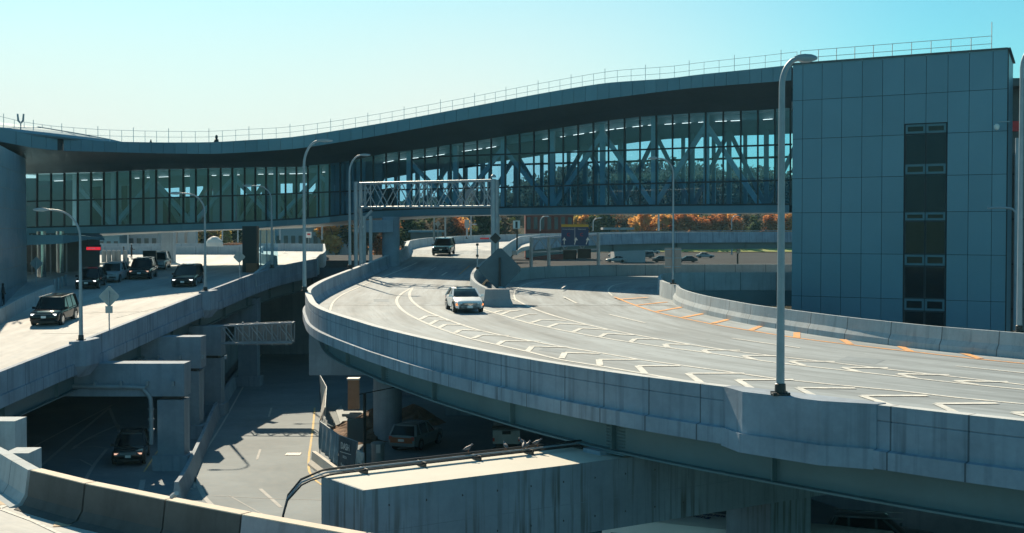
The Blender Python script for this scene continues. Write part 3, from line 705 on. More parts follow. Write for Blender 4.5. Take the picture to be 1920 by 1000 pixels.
# stair core panels inside the kink
co_=MB()
for k,(a,b) in enumerate([(600,617),(619,636),(639,655),(659,676)]):
    o=DEP*.1; co_.add([G(a,TgB)+o,G(b,TgB)+o,G(b,TgT)+o,G(a,TgT)+o],[(0,1,2,3)])
co_.add([G(590,TgB)+DEP*.3,G(690,TgB)+DEP*.3,G(690,TgT)+DEP*.3,G(590,TgT)+DEP*.3],[(0,1,2,3)])
co_.build('stair_core',M_struct,bb)
pt_=MB()
for k,p in enumerate([60,110,160,200,330,420]):   # partitions deeper inside on the left
    o=DEP*(.55+.06*(k%3)); pt_.add([G(p,TgB)+o,G(p+38,TgB)+o,G(p+38,TgT)+o,G(p,TgT)+o],[(0,1,2,3)])
pt_.build('partition',M_struct,bb)
lw=MB(); lx=[p for p in gx if p<=660]
for a,b in zip(lx,lx[1:]):
    o=DEP*.93; f=.93 if a<110 else .56
    lw.add([G(a,TgB)+o,G(b,TgB)+o,G(b,TgB).lerp(G(b,TgT),f)+o,G(a,TgB).lerp(G(a,TgT),f)+o],[(0,1,2,3)])
lw.add([G(40,TgB)+DEP*.93,G(40,TgT)+DEP*.93,G(40,TgT)+DEP*.93+Vector((-22,0,0)),G(40,TgB)+DEP*.93+Vector((-22,0,0))],[(0,1,2,3)])
lw.build('rear_panelling',plain('dark_panelling',(.07,.10,.12),.6),bb)
ls=MB()
for i,p in enumerate(MUL[:-1]):
    if 585<p<690 or rnd.random()<.22: continue
    q_=MUL[i+1]; f0,f1=rnd.uniform(.05,.35),rnd.uniform(.6,.97)
    o=DEP*.2+Vector((0,0,-.62)); a=G(p,TgT)+o; b=G(q_,TgT)+o; ls.beam(a.lerp(b,f0),a.lerp(b,f1),.07,.03)
ls.build('light_strip',M_strip,bb)
# roof railing
rr_=thing('roof_railing','thin pale railing running along the whole edge of the wavy roof','railing',Ft[20])
rl=[p-outn(Ft,i)*.9 for i,p in enumerate(Ft)]
for h in(.55,1.1): MB().tube([p+Vector((0,0,h)) for p in rl],.018,5).build('rail',M_swht,rr_)
po=MB(); first=None
rp=resample(rl,74)
for i,p in enumerate(rp):
    o=MB().beam(p-Vector((0,0,.1)),p+Vector((0,0,1.12 if i%3 else 1.4)),.036 if i%3 else .045).build('post',M_swht,rr_)
# ------------------------------------------------------------------ clad block at right
tb=thing('clad_block','tall blank metal-clad block with one narrow column of windows at the right','building',(30,98,0))
O=Vector((21.84,104,0)); U=Vector((.829,-.559,0)); NN=Vector((-.559,-.829,0)); TOPZ=26.8
def bx(px):  # u along facade for pixel x
    u=(px-960)/F; return (u*O.y-O.x)/(U.x-u*U.y)
def bz(px,py):
    s=bx(px); Y=(O+U*s).y; return D(px,py,Y).z
zr_=[TOPZ,bz(1600,183),bz(1600,257),bz(1600,333),bz(1650,398.2),bz(1650,476.5),bz(1650,559.5),bz(1650,640),2.0,0.0]
xs_=[0]+[bx(p) for p in(1504,1540,1577,1615,1653,1694,1734.5,1775,1815,1859,1886.5)]
CM=MB(); g=.018
for i in range(len(xs_)-1):
    for j in range(len(zr_)-1):
        if i in(6,7) and j>=2: continue
        if i in(6,7) and j==1: z0=bz(1694,233)
        else: z0=zr_[j+1]
        a,b=xs_[i]+g,xs_[i+1]-g; z1=zr_[j]-g; z0+=g
        q=[O+U*a+Vector((0,0,z0)),O+U*b+Vector((0,0,z0)),O+U*b+Vector((0,0,z1)),O+U*a+Vector((0,0,z1))]
        q=[v+NN*.06 for v in q]; r=[v-NN*.05 for v in q]
        CM.add(q+r,[(0,1,2,3),(7,6,5,4),(0,4,5,1),(1,5,6,2),(2,6,7,3),(3,7,4,0)])
CM.build('cladding',M_panel,tb)
SD=Vector((.385,.923,0)); W_=xs_[-1]
c0=O.copy(); c1=O+U*W_; c2=c1+SD*9; c3=O+Vector((.36,.93,0))*5.2
mb=MB(); base=[c0+NN*-.0,c1,c2,c3]; mb.loft([[v for v in base],[v+Vector((0,0,TOPZ-.08)) for v in base]]); mb.build('core_wall',M_joint,tb)
mb=MB(); mb.add([c1+NN*.06+U*.01,c2+U*.01,c2+U*.01+Vector((0,0,TOPZ)),c1+NN*.06+U*.01+Vector((0,0,TOPZ))],[(0,1,2,3)]); mb.build('side_cladding',M_panel,tb)
mb=MB(); rim=[c0,c1,c2,c3]
for a,b in zip(rim,rim[1:]+rim[:1]): mb.beam(a+NN*.02+Vector((0,0,TOPZ+.02)),b+NN*.02+Vector((0,0,TOPZ+.02)),.35,.12)
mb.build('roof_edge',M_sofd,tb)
# windows
wx=[bx(1696),bx(1734.5),bx(1773)]
seq=[(233,250,'v'),(251.5,308,'g'),(308,326.5,'v'),(327,398,'g'),(398.5,413.5,'v'),(415,477,'g'),(478,498,'v'),(500,560,'g'),(561,582.5,'v'),(584,640,'g')]
for (ya,yb,k) in seq:
    for i in(0,1):
        z1,z0=bz(1734,ya),bz(1734,yb); a,b=wx[i]+.03,wx[i+1]-.03
        def rect(a,b,z0,z1,off): return [O+U*a+Vector((0,0,z0))+NN*off,O+U*b+Vector((0,0,z0))+NN*off,O+U*b+Vector((0,0,z1))+NN*off,O+U*a+Vector((0,0,z1))+NN*off]
        fr=MB(); t_=.16 if k=='v' else .05; nf=.05 if k=='v' else .02
        for (p,q,r,s_) in((a,b,z0,z0+t_),(a,b,z1-t_,z1),(a,a+t_,z0+t_,z1-t_),(b-t_,b,z0+t_,z1-t_)):
            v=rect(p,q,r,s_,nf)+rect(p,q,r,s_,-.03); fr.add(v,[(0,1,2,3),(7,6,5,4),(0,4,5,1),(1,5,6,2),(2,6,7,3),(3,7,4,0)])
        f=fr.build('window_frame',M_fram if k=='v' else M_mull,tb)
        pn=MB(); pn.add(rect(a+t_,b-t_,z0+t_,z1-t_,.012),[(0,1,2,3)]); pn.build('pane',(M_tglass if ya<400 else M_dglass) if k=='g' else M_dglass,f)
# railing on block roof
rb=thing('roof_railing','pale two-rail guard on the roof of the clad block','railing',c0+Vector((0,0,TOPZ)))
ln=[O+U*s-NN*.8+Vector((0,0,TOPZ)) for s in(.3,bx(1850))]
for h in(.55,1.1): MB().beam(ln[0]+Vector((0,0,h)),ln[1]+Vector((0,0,h)),.04).build('rail',M_swht,rb)
for i in range(11):
    p=ln[0].lerp(ln[1],i/10); MB().beam(p,p+Vector((0,0,1.12 if i<10 else 2.1)),.05).build('post',M_swht,rb)
# end cap of bridge facing (closing the dark recess)
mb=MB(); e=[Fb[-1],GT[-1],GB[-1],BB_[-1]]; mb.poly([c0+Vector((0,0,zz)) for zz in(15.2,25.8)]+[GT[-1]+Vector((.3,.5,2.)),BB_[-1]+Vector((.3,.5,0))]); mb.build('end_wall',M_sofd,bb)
# annex behind right edge of the block
ax=thing('rear_building','dark building edge right of the clad block with pipes on its wall','building',(44,108,0))
mb=MB(); mb.box((50,112,12.6),(22,10,25.2)); mb.build('wall',surf('dark_rear_wall',(.12,.14,.15),.2,.3),ax)
mb=MB(); mb.box((50,111,25.5),(24,13,.6)); mb.build('roof',M_sofd,ax)
for i,(x,z0,z1) in enumerate(((39.6,1,25),(40.3,3,20))): MB().tube([(x,106.7,z0),(x,106.7,z1)],.16,10).build('pipe',M_galv,ax)
for i in range(6): MB().box((40.6,106.9,4+i*3.6),(1.1,.2,.12)).build('pipe_bracket',M_blkm,ax)
mb=MB(); mb.box((39.9,106.6,22.2),(.9,.5,.8)); tag(mb.build('alarm_box',M_red,loc=(39.9,106.6,22.2)),'small red box fixed high on the wall right of the clad block','box')
# column with camera
cm=thing('security_camera','white dome security camera on a bracket off the right side of the clad block','camera',D(1880,235,94.5))
mb=MB(); mb.beam(D(1871,229,94.5),D(1893,228,94.8),.08); mb.build('bracket',M_galv,cm)
c_=D(1869,236,94.5); MB().lathe(c_+Vector((0,0,-.3)),[(.02,-.02),(.14,.03),(.19,.15),(.19,.32),(.1,.42)],12).build('dome',M_swht,cm,40)

# ------------------------------------------------------------------ left corner building
lb=thing('corner_building','plain panelled building corner at the left edge, two antennas on its roof','building',(-43,118,0))
a0=Vector((-43.0,118,0)); ud=Vector((.255,-.967,0)); zt=20.25
mb=MB(); 
for i in range(12):
    for j in range(10):
        s0,s1=i*2.6+.03,(i+1)*2.6-.03; z1=zt-j*1.55-.03; z0=zt-(j+1)*1.55+.03
        nn=Vector((.967,.255,0))
        q=[a0+ud*s+Vector((0,0,z)) for s,z in((s0,z0),(s1,z0),(s1,z1),(s0,z1))]; q=[v+nn*.05 for v in q]; r=[v-nn*.05 for v in q]
        mb.add(q+r,[(3,2,1,0),(4,5,6,7),(1,5,4,0),(2,6,5,1),(3,7,6,2),(0,4,7,3)])
mb.build('cladding',M_panel,lb)
e_=a0+ud*31.2; bs=[a0,e_,e_+Vector((-25,-4,0)),a0+Vector((-30,2,0))]
MB().loft([[v+Vector((0,0,2)) for v in bs],[v+Vector((0,0,zt-.05)) for v in bs]]).build('wall',M_pale,lb)
MB().box(a0+Vector((-6.,-.4,16.5)),(12,1,7.5)).build('end_wall',M_panel,lb)
for (px,py,Y,hh,lab) in((8,288,114,1.4,'short Y-shaped antenna on the left corner building'),(39,250,111,1.6,'short Y-shaped antenna standing on the wavy roof at far left')):
    b_=D(px,py,Y); an=thing('antenna',lab,'antenna',b_)
    MB().tube([b_-Vector((0,0,.4)),b_+Vector((0,0,hh*.5))],.05,6).build('mast',M_galv,an)
    m_=MB()
    for s in(-1,1): m_.tube([b_+Vector((0,0,hh*.5)),b_+Vector((s*.2,0,hh*.65)),b_+Vector((s*.25,0,hh))],[.05,.09,.07],6)
    m_.build('fork',M_rust if px<20 else M_galv,an)
for px,lab in((406,'small dark fixture on the roof edge near the left'),(283,'tiny pale fixture on the roof edge at left')):
    b_=D(px,lerp(TyT,px),lerp(TYF,px)+.4); k=1 if px==406 else .4
    m_=MB(); m_.lathe(b_,[(.22*k,0),(.2*k,.25*k),(.1*k,.3*k),(.14*k,.45*k),(.12*k,.62*k),(.03,.7*k)],8); m_.beam(b_+Vector((-.25*k,0,0)),b_+Vector((0,0,.5*k)),.06)
    tag(m_.build('roof_fixture',M_blkm,loc=b_),lab,'fixture')

# entrance under the bridge at left
en=thing('entrance','shaded entrance under the bridge with polished round columns and a canopy','entrance',(-47,126,8))
z0=9.3
mb=MB(); mb.poly([(-52,131,z0),(-40.5,131,z0),(-40.5,131,13.6),(-52,131,13.6)]); mb.build('back_wall',M_sofd,en)
mb=MB(); mb.poly([D(40,441,120),D(118,441,121),D(120,441,131),D(40,441,131)],.25); mb.poly([D(118,441,121),D(196,447,125),D(190,440,131),D(120,441,131)],.2)
mb.poly([D(50,441.5,119.8),D(118,441.5,120.8),D(118,457,120.8),D(50,460,119.8)]); mb.poly([D(118,441.5,120.8),D(197,445,124.8),D(118,457,120.8)])
mb.build('canopy',M_fasc,en)
for px,py in((78,520),(113,512),(138,503)):
    b_=S(px,py,ZL); MB().tube([b_,Vector((b_.x,b_.y,13.8))],.42,18).build('column',plain('polished_column_%d'%px,(.5,.52,.53),.15,.9),en,40)
for px in(60,95,125,150):
    b_=D(px,500,128); MB().beam((b_.x,128,8.8),(b_.x,128,13.5),.12).build('door_frame',M_galv,en)
sg=thing('hanging_sign','small dark sign with a lit red lower half hanging under the entrance canopy','sign',D(177,465,118))
def plate(mb,x0,y0,x1,y1,Y,th=.08):
    a=D(x0,y1,Y);b=D(x1,y1,Y);c=D(x1,y0,Y);d=D(x0,y0,Y); q=[a,b,c,d]; r=[v+Vector((0,th,0)) for v in q]
    mb.add(q+r,[(0,1,2,3),(7,6,5,4),(0,4,5,1),(1,5,6,2),(2,6,7,3),(3,7,4,0)]); return mb
plate(MB(),161,459,189,470.5,118).build('sign_box',M_blkm,sg); plate(MB(),162,463.5,188.5,469,117.97,.02).build('lit_panel',M_redlit,sg)
plate(MB(),166,465.6,178,466.6,117.95,.01).build('lettering',M_swht,sg)
MB().beam(D(164,459,118),D(164,449,118),.05).beam(D(186,459,118),D(186,449,118),.05).build('hanger',M_blkm,sg)
# bollards at the kerb
BOL='bollards along the kerb by the entrance'
for i in range(7):
    x,y=[(102,546),(109,543),(116,540),(123,537),(226,507),(233,504),(240,501)][i]
    b_=S(x,y,ZL); o=MB().lathe(b_,[(.11,0),(.11,.85),(.09,.95),(.03,1.0)],10).build('bollard',M_galv,loc=b_); tag(o,'slim grey bollard in the row along the entrance kerb, in front of the glass doors' if i<4 else 'slim grey bollard in the short row left of the dark parked vehicle','bollard',BOL if i<4 else 'bollards beside the parked vehicle')
for i in range(5):
    x=[195,204.5,214,222.5,235][i]; b_=S(x,494.5,ZL); o=MB().lathe(b_,[(.26,0),(.26,1.25),(.2,1.42),(.08,1.5)],12).build('bollard',surf('bollard_grey%d'%i,(.26,.3,.33),.1,1.),loc=b_)
    tag(o,'thick rounded grey bollard standing against the sunlit plaza','bollard','thick bollards on the plaza')
kb=S(280,512,ZL); mb=MB(); a,b=S(186,497,ZL),S(242,494,ZL); mb.beam(a+Vector((0,0,.08)),b+Vector((0,0,.08)),.4,.3); o=mb.build('kerb',M_white); struct(o)
# bridge supports ----------------------------------------------------
sp=thing('bridge_support','dark steel and glass support tower under the bridge beside the curved barrier','tower',(-28,133,10))
b_=S(470,511,ZL); mb=MB(); q=D(457,431,b_.y)
mb.box((b_.x-.1,b_.y+.6,(b_.z+14.3)/2),(1.4,1.2,14.3-b_.z)); mb.build('column',M_blkm,sp)
for k in range(3):
    x=b_.x+.9+k*.45; MB().beam((x,b_.y+.4+k*.9,9.8),(x,b_.y+.4+k*.9,13.9),.1).build('glazing_bar',M_galv,sp)
MB().poly([(b_.x+.8,b_.y+.2,9.8),(b_.x+2.1,b_.y+3.2,9.8),(b_.x+2.1,b_.y+3.2,13.9),(b_.x+.8,b_.y+.2,13.9)]).build('glazing',M_glass,sp)
o=MB().box(b_+Vector((.2,-.35,.45)),(1.1,.5,.9)).build('base_panel',M_rust,sp)
pc=thing('bridge_pier','round concrete pier with a wide cap holding up the bridge behind the gantry','pier',(-11,128,0))
b_=D(733,480,129); MB().tube([(b_.x,129,0),(b_.x,129,15.2)],.85,24).build('column',M_conc,pc,40)
mb=MB(); a=D(685,413,127.5);b=D(737,413,127.5); mb.box(((a.x+b.x)/2,128.9,(a.z+D(685,436,127.5).z)/2),(b.x-a.x,2.6,a.z-D(685,436,127.5).z)); mb.build('cap',M_conc,pc)
b_=D(316,465,150); o=thing('bridge_pier','plain square pier under the left part of the bridge at the plaza edge','pier',b_)
MB().box((b_.x,b_.y,12.2),(1.35,1.2,4.6)).build('column',M_conc,o)
# ================================================================== PIERS BELOW THE DECKS
def hpier(label,front,dep,ztop,h,colx,colw,U_=None,wide=None):
    pass
# left pier 1: cap beam and column
def bent(name_label,xl,xr,Yf,ztop,zbot,dep,cw,colh=True,pipe=False,colx=None):
    """cap beam running left-right with a column at its right end; xl,xr world x; Yf front face"""
    t=thing('pier_bent',name_label,'pier',(xr-cw/2,Yf+dep/2,0))
    mb=MB(); mb.box(((xl+xr)/2,Yf+dep/2,(ztop+zbot)/2),(xr-xl,dep,ztop-zbot)); mb.build('cap_beam',M_conc,t)
    cx=xr-cw/2-.05
    if colx is not None: cx=colx
    mb=MB(); mb.box((cx,Yf+dep/2,(zbot-.22)/2),(cw,dep-.3,zbot-.22)); mb.build('column',M_conc,t)
    MB().box((cx,Yf+dep/2,zbot-.11),(cw*.7,dep*.6,.21)).build('bearing',M_blkm,t)
    MB().box((cx,Yf+dep/2,.45),(cw+.5,dep+.2,.9)).build('footing',M_conc,t)
    if pipe:
        z=zbot+.55; y=Yf-.18; r=.13
        pts=[(xl+1,y,z+.1),(cx-2.1,y,z),(cx-1.5,y,z-.1),(cx-1.15,y,z-.5),(cx-1.05,y,z-1.1),(cx-1.05,y,z-3.3)]
        MB().tube(catmull(pts,.3),r,10).build('drain_pipe',M_galv,t,40)
        m_=MB()
        for k in range(7): MB().box((xl+2+k*1.5,y+.02,z+.22),(.12,.3,.25)).build('pipe_clamp',M_galv,t)
        for k in range(3): MB().lathe((cx-1.05,y,z-1.3-k*.6),[(.19,0),(.2,.05),(.19,.1)],10).build('pipe_clamp',M_galv,t)
    return t
p1=P(345,682,6.25); p2=P(172,684,6.25)
bent('near cap beam with a drain pipe and a tall column, lit along its top','x' and -30.5,p1.x,p1.y,6.25,4.35,1.6,1.55,pipe=True)
p=D(376,632,88.5); bent('second cap beam behind the nearest one, lit strip along its top',-30,p.x,88.5,p.z,p.z-2.1,1.6,1.7,colx=p.x-1.0,pipe=True)
p=D(414,612,99.5); bent('third pier with the sign truss fixed to its right side',-29,p.x,99.5,p.z,p.z-2.2,1.6,1.6)
p=D(482,560,118); bent('fourth cap beam deep under the left deck',-28,p.x,118,p.z,p.z-2.4,1.6,1.7)
# solid lower wall between the columns and the jersey barrier
wl=[Vector((-28.4,148,0)),Vector((-25.6,125,0)),Vector((-22.2,100,0)),Vector((-19.6,84,0)),Vector((-17.7,72,0)),Vector((-17.2,68,0))]
wl=[v+Vector((0,0,1.05)) for v in catmull(wl,2.)]
tag(MB().sweep(wl,[(-.1,0),(-.16,-.6),(-.42,-.8),(-.45,-1.05),(.3,-1.05),(.1,0)]).build('concrete_barrier',M_conc,loc=wl[-1]),'long barrier in shade along the lower road, running back under the sign truss','barrier')
sw=MB(); sw.sweep([v+Vector((-1.0,0,2.6)) for v in wl if 88<v.y<140],[(.1,0),(.1,-3.6),(-.3,-3.6),(-.3,0)]); tag(sw.build('lower_wall',M_conc,loc=(-24,110,0)),'shaded concrete wall between the piers of the left deck','wall')
# lower road markings
w=MB(); Z0=[(0,0.02),(1,0.02)]
def gs(pix,wd): strip(w,pix,wd,Z0,.01)
gs([(40,850),(210,760)],.14)
gs([(70,880),(140,820),(205,765)],.22); gs([(205,765),(213,785),(222,805)],.22); gs([(135,843),(170,820),(222,797)],.2); gs([(222,797),(222,810)],.2)
gs([(138,838),(180,818),(210,815)],.1); gs([(145,840),(175,837),(205,842)],.1); gs([(130,863),(150,862),(175,875)],.12)
gs([(160,900),(178,870),(200,843)],.2); gs([(264,920),(268,900)],.3)
gs([(365,915),(367,890),(383,850),(420,790),(470,700),(520,610)],.13); gs([(365,895),(385,935),(400,950)],.25); gs([(330,905),(362,918)],.12)
gs([(482,862),(488,843)],.14); gs([(504,782),(509,765)],.14); gs([(488,917),(527,952)],.2)
gs([(400,930),(440,932),(500,935),(606,938)],.07); gs([(430,930),(480,958),(500,968)],.07)
struct(w.build('road_marking',M_faint))
w=MB(); strip(w,[(590,765),(587,800),(583,830),(579,860),(580,885),(590,900),(604,910)],.14,Z0,.012); strip(w,[(270,885),(300,840)],.1,Z0,.012); struct(w.build('yellow_road_marking',M_yel))
gr=thing('drain_grate','slotted metal drain grate in the sunlit lower road','grate',P(550,852,.03))
c_=P(550,852,.03); MB().box(c_,(.95,.9,.02)).build('frame',M_blkm,gr)
m_=MB(); [m_.box(c_+Vector((-.4+.1*k,0,.015)),(.045,.85,.02)) for k in range(9)]; m_.build('bars',M_swht,gr)
# hammerhead pier at the left tip of the main ramp
a=D(579,626,86); b=D(759,704,86)
hp=thing('pier_bent','broad dark pier cap under the left tip of the main ramp','pier',(-10,88,0))
zt_,zb_=a.z,b.z; mb=MB(); mb.box((a.x/2-2.2,87,(zt_+zb_)/2),(abs(a.x)-4.4+.0,2.,zt_-zb_)); mb.build('cap',M_conc,hp)
MB().box((a.x+.5,86.9,zt_+.12),(.9,.9,.25)).build('bearing',M_conc,hp)
MB().tube([(D(736,760,92).x,88.3,0),(D(736,760,92).x,88.3,zb_)],.95,24).build('column',M_conc,hp,40)
# front stained cap + column
cp=thing('pier_bent','massive stained concrete pier cap in the foreground with a sunlit top','pier',(0,47,0))
zc=6.75; Bc=P(680,920,zc); Ac=P(605,893,zc); uc=Vector((.826,.563,0)); vc=Vector((-.563,.826,0))
L_=25.; wd=(Ac-Bc).length
def capring(z): return [Vector((q.x,q.y,z)) for q in(Bc,Bc+uc*L_,Bc+uc*L_+vc*wd,Bc+vc*wd)]
mb=MB(); mb.loft([[v for v in capring(zc-2.2)],capring(zc-.04),[v.lerp(Bc+uc*L_/2+vc*wd/2,.004) if False else v for v in capring(zc)]]); mb.build('cap',M_cap,cp)
q_=capring(zc+.004); ct_=MB(); ct_.poly([v.lerp(q_[(k+2)%4],.002) for k,v in enumerate(q_)]); ct_.build('top_surface',surf('sunlit_cap_top',(.56,.56,.50),.06,.6),cp)  # sunlit cream of the cap top put into its own paler colour
for s in(7.,17.): 
    c_=Bc+uc*s+vc*wd/2; MB().box((c_.x,c_.y,(zc-2.2)/2),(2.0,2.2,zc-2.2),math.atan2(uc.y,uc.x)).build('column',M_cap,cp)
for s in(9.5,12.5):
    c_=Bc+uc*s+vc*1.2; MB().box(c_+Vector((0,0,.07)),(1.1,.9,.13),math.atan2(uc.y,uc.x)).build('bearing_block',M_conc,cp)
m_=MB()
for s_ in range(1,11):
    for z_ in(-.5,-1.7): c_=Bc+uc*(s_*1.22-.4)+Vector((0,0,z_))-vc*.001; m_.lathe(c_,[(.035,-.002),(.035,.004)],8,'Y')
mb=MB()
for s_ in(2.44,4.88,7.32,9.76,12.2): c_=Bc+uc*s_-vc*.002; mb.beam(c_+Vector((0,0,zc-.06-zc)),c_+Vector((0,0,-2.2)),.012,.008,up=vc)
mb.beam(Bc+Vector((0,0,-1.22))-vc*.002,Bc+uc*24+Vector((0,0,-1.22))-vc*.002,.008,.012); mb.build('form_line',MATS['dark_sofit_line'] if 'dark_sofit_line' in MATS else M_soff,cp)
m_.build('tie_hole',M_blkm,cp)
# conduits on the cap
ra_=thing('conduit_run','three dark conduits along the stained cap, bending down at its left end','pipe',Ac)
for k in range(3):
    o_=vc*(-.12-.16*k)+Vector((0,0,.22-.05*k)); st=Ac+o_
    pts=[st+uc*16.5,st+uc*8,st+uc*1.0,st-uc*.2+Vector((0,0,-.05)),st-uc*(.75+.07*k)+Vector((0,0,-.22)),st-uc*(1.15+.09*k)+Vector((0,0,-.62)),st-uc*(1.32+.1*k)+Vector((0,0,-1.2)),st-uc*(1.32+.1*k)+Vector((0,0,-6.4))]
    MB().tube(catmull(pts,.35),.028 if k else .036,8).build('conduit',M_blkm if k!=1 else M_galv,ra_,40)
m_=MB()
for k in range(7): m_.box(Ac+uc*(1.2+2.*k)+vc*-.28+Vector((0,0,.07)),(.05,.5,.20),math.atan2(uc.y,uc.x))
m_.each('bracket',M_blkm,ra_)
# pigeons
def pigeon(p,rz,label):
    t=thing('pigeon',label,'bird',p,rz,'pigeons perched on the conduits')
    mb=MB(); rings=[]
    for x,z,r in((-.17,.09,.012),(-.12,.10,.035),(-.05,.12,.06),(.03,.14,.066),(.08,.18,.045),(.10,.215,.03),(.125,.24,.034),(.15,.24,.026),(.168,.235,.012),(.19,.228,.003)):
        rings.append([Vector((x,r*math.cos(2*math.pi*k/10),z+r*1.05*math.sin(2*math.pi*k/10))) for k in range(10)])
    mb.loft(rings); part('body',mb,plain_pig,t,60)
    l=MB(); 
    for s in(-1,1): l.tube([(.0,s*.02,.08),(.01,s*.02,.0)],.006,5); l.beam((-.01,s*.02,.003),(.03,s*.02,.003),.01)
    part('leg',l,M_rust,t); return t
plain_pig=plain('pigeon_grey',(.10,.11,.13),.6)
PIG=[(895,852,.3,'pigeon standing alone furthest left on the conduits'),(952,842,2.,'pigeon perched middle of the conduit, left of the close pair'),(988,838,.8,'pigeon perched at the left of the group at the conduit end'),(1010,843,2.6,'pigeon at the far right end of the sunlit cap edge'),(1005,834,-.4,'dark pigeon behind the one at the right end'),(996,842,1.4,'low pigeon between the two at the conduit end')]
for i,(x,y,rz,lab) in enumerate(PIG):
    q=P(x,y,zc+.26); t_=(q-Ac).dot(uc); pigeon(Ac+uc*t_+vc*(-.12-.12*(i%3))+Vector((0,0,.25-.03*(i%3))),rz,lab)
# ------------------------------------------------------------------ near ramp at bottom left
nb=[P(x,y,6.7) for x,y in [(-60,818),(0,838),(37,858),(75,879)]]
nc=[P(x,y,6.7) for x,y in [(77,880),(180,905),(330,935),(472,962),(690,1001),(900,1032),(1150,1062)]]
PN=[(0,0),(.0,-.35),(.0,-1.1),(.0,-2.4),(-.9,-2.4),(-.9,-1.08),(-.62,-1.0),(-.46,-.75),(-.36,0)]
nt_=tag(MB().sweep(catmull(nb,1.),PN).build('concrete_barrier',M_parj,loc=nb[1]),'pale barrier piece at the left end of the near ramp, joined to the brown one','barrier')
for i in range(len(nc)-1):
    a,b=nc[i],nc[i+1]; d=(b-a); d.z=0; k=.02/d.length*1.5
    o=thing('concrete_barrier','x','barrier',a); ab=[a.lerp(b,k),b.lerp(a,k)]
    MB().sweep(ab,PN).build('barrier_wall',M_brn if i<3 else M_grb,o)
    MB().sweep(ab,[(.0,.003),(.0,.03),(-.36,.03),(-.36,.003)]).build('coping',M_tan,o)
    tag(o,['brown barrier segment nearest the pale one on the near ramp','second brown barrier segment from the pale left piece','third brown barrier segment, with a small pipe behind it','fourth brown barrier segment, under the bent conduits','barrier segment in front of the stained cap at the bottom edge','last barrier segment leaving the bottom edge'][i],'barrier',None)
# coping's sunlit brightness sits in its tan colour; deck of the near ramp
N1=[v+Vector((0,0,-1.1)) for v in catmull(nb[:-1]+nc,1.)]
far_=shift(N1,-.3); near_=shift(N1,-16)
def nz(q): return 5.6
struct(ribbon(far_,near_,nz,40,6,.6,'near_ramp_road',M_deckl))
w=MB(); ZN=[(0,5.6),(1,5.6)]
strip(w,[(-20,960),(5,950),(34,941)],.25,ZN); strip(w,[(-20,948),(0,955),(60,977),(130,1010)],.12,ZN)
struct(w.build('road_marking',M_white))
w=MB(); strip(w,[(4,948),(18,934)],.5,ZN,.02); strip(w,[(116,988),(126,970)],.5,ZN,.02); struct(w.build('rust_stain',surf('pale_rust_stain',(.50,.40,.28),.2,2.)))
# blocks beside it
for (x0,x1,yt,Y,lab) in((-30,28,790,50.,'lit concrete post behind the near ramp at the left edge'),(6,54,850,44.2,'low lit concrete block against the pale barrier at left')):
    a=D(x0,yt,Y);b=D(x1,yt,Y); mb=MB(); mb.box(((a.x+b.x)/2,Y+.6,a.z/2),(b.x-a.x,1.2,a.z)); tag(mb.build('concrete_post',M_parjn,loc=((a.x+b.x)/2,Y+.6,0)),lab,'post')
mb=MB().tube(catmull([P(322,932,6.9),P(326,929,7.0),P(331,925,7.15)],.1),.06,8); tag(mb.build('pipe_stub',M_galv,loc=P(322,932,6.9)),'short pale pipe stub poking up behind the brown barrier','pipe')
# ------------------------------------------------------------------ construction yard under the ramp
jb=[P(x,y,.85) for x,y in [(588,846),(636,881)]]
tag(MB().sweep([jb[0],jb[0].lerp(jb[1],.5),jb[1]],[(-.1,0),(-.15,-.5),(-.35,-.7),(-.38,-.85),(.3,-.85),(.12,0)]).build('jersey_barrier',surf('jersey_concrete',(.55,.54,.50),.15,1.),loc=jb[0]),'short bright jersey barrier at the corner of the screened yard','barrier')
def screen(px,label,mat,cat='screen',lean=0):
    """px: top-left, top-right, bottom-right, bottom-left with depths"""
    (x0,y0,Y0),(x1,y1,Y1),(x2,y2),(x3,y3)=px
    t=thing('fence_screen',label,cat,D(x3,y3,Y0))
    tl,tr,br,bl=D(x0,y0,Y0),D(x1,y1,Y1),D(x2,y2,Y1),D(x3,y3,Y0); mb=MB(); n=16;m=6; vs=[]
    nn=(tr-tl); nn=Vector((nn.y,-nn.x,0)).normalized()
    for j in range(m+1):
        for i in range(n+1):
            p=tl.lerp(tr,i/n).lerp(bl.lerp(br,i/n),j/m); vs.append(p+nn*(.05*math.sin(i*1.9+j*.5)*(.3+j/m)))
    k=len(vs); vs+=[v-nn*.015 for v in vs]; fs=[]
    for j in range(m):
        for i in range(n):
            a=j*(n+1)+i; fs+=[(a,a+1,a+n+2,a+n+1),(a+k,a+n+1+k,a+n+2+k,a+1+k)]
    mb.add(vs,fs); mb.build('fabric',mat,t,60)
    po=MB(); po.tube([tl-nn*.05,bl-nn*.05-Vector((0,0,.3))],.035,6); po.tube([tr-nn*.05,br-nn*.05-Vector((0,0,.3))],.035,6); po.tube([tl-nn*.05,tr-nn*.05],.03,6); po.build('fence_frame',M_galv,t)
    return t,tl,tr,br,bl,nn
M_fabd=surf('dark_banner_fabric',(.045,.07,.09),.2,1.,fine=.2)
screen([(599,704,105),(611,726,97),(609,770),(600,760)],'tall blue screened fence panel furthest back along the lower road',M_fab)
screen([(611,726,97),(608,765,90),(600,792),(604,760)],'white torn sheeting on the yard fence between the two blue screens',M_tarp)
screen([(599,791,79.5),(635,817,73.5),(635,876),(598,842)],'blue wrinkled fence screen above the bright jersey barrier',M_fab)
t,tl,tr,br,bl,nn=screen([(636,817,73.4),(669,829,71),(664,884),(636,879)],'dark fence banner with white lettering next to the blue screen',M_fabd)
xd=(tr-tl).normalized(); zd=Vector((0,0,1)); no=xd.cross(zd)
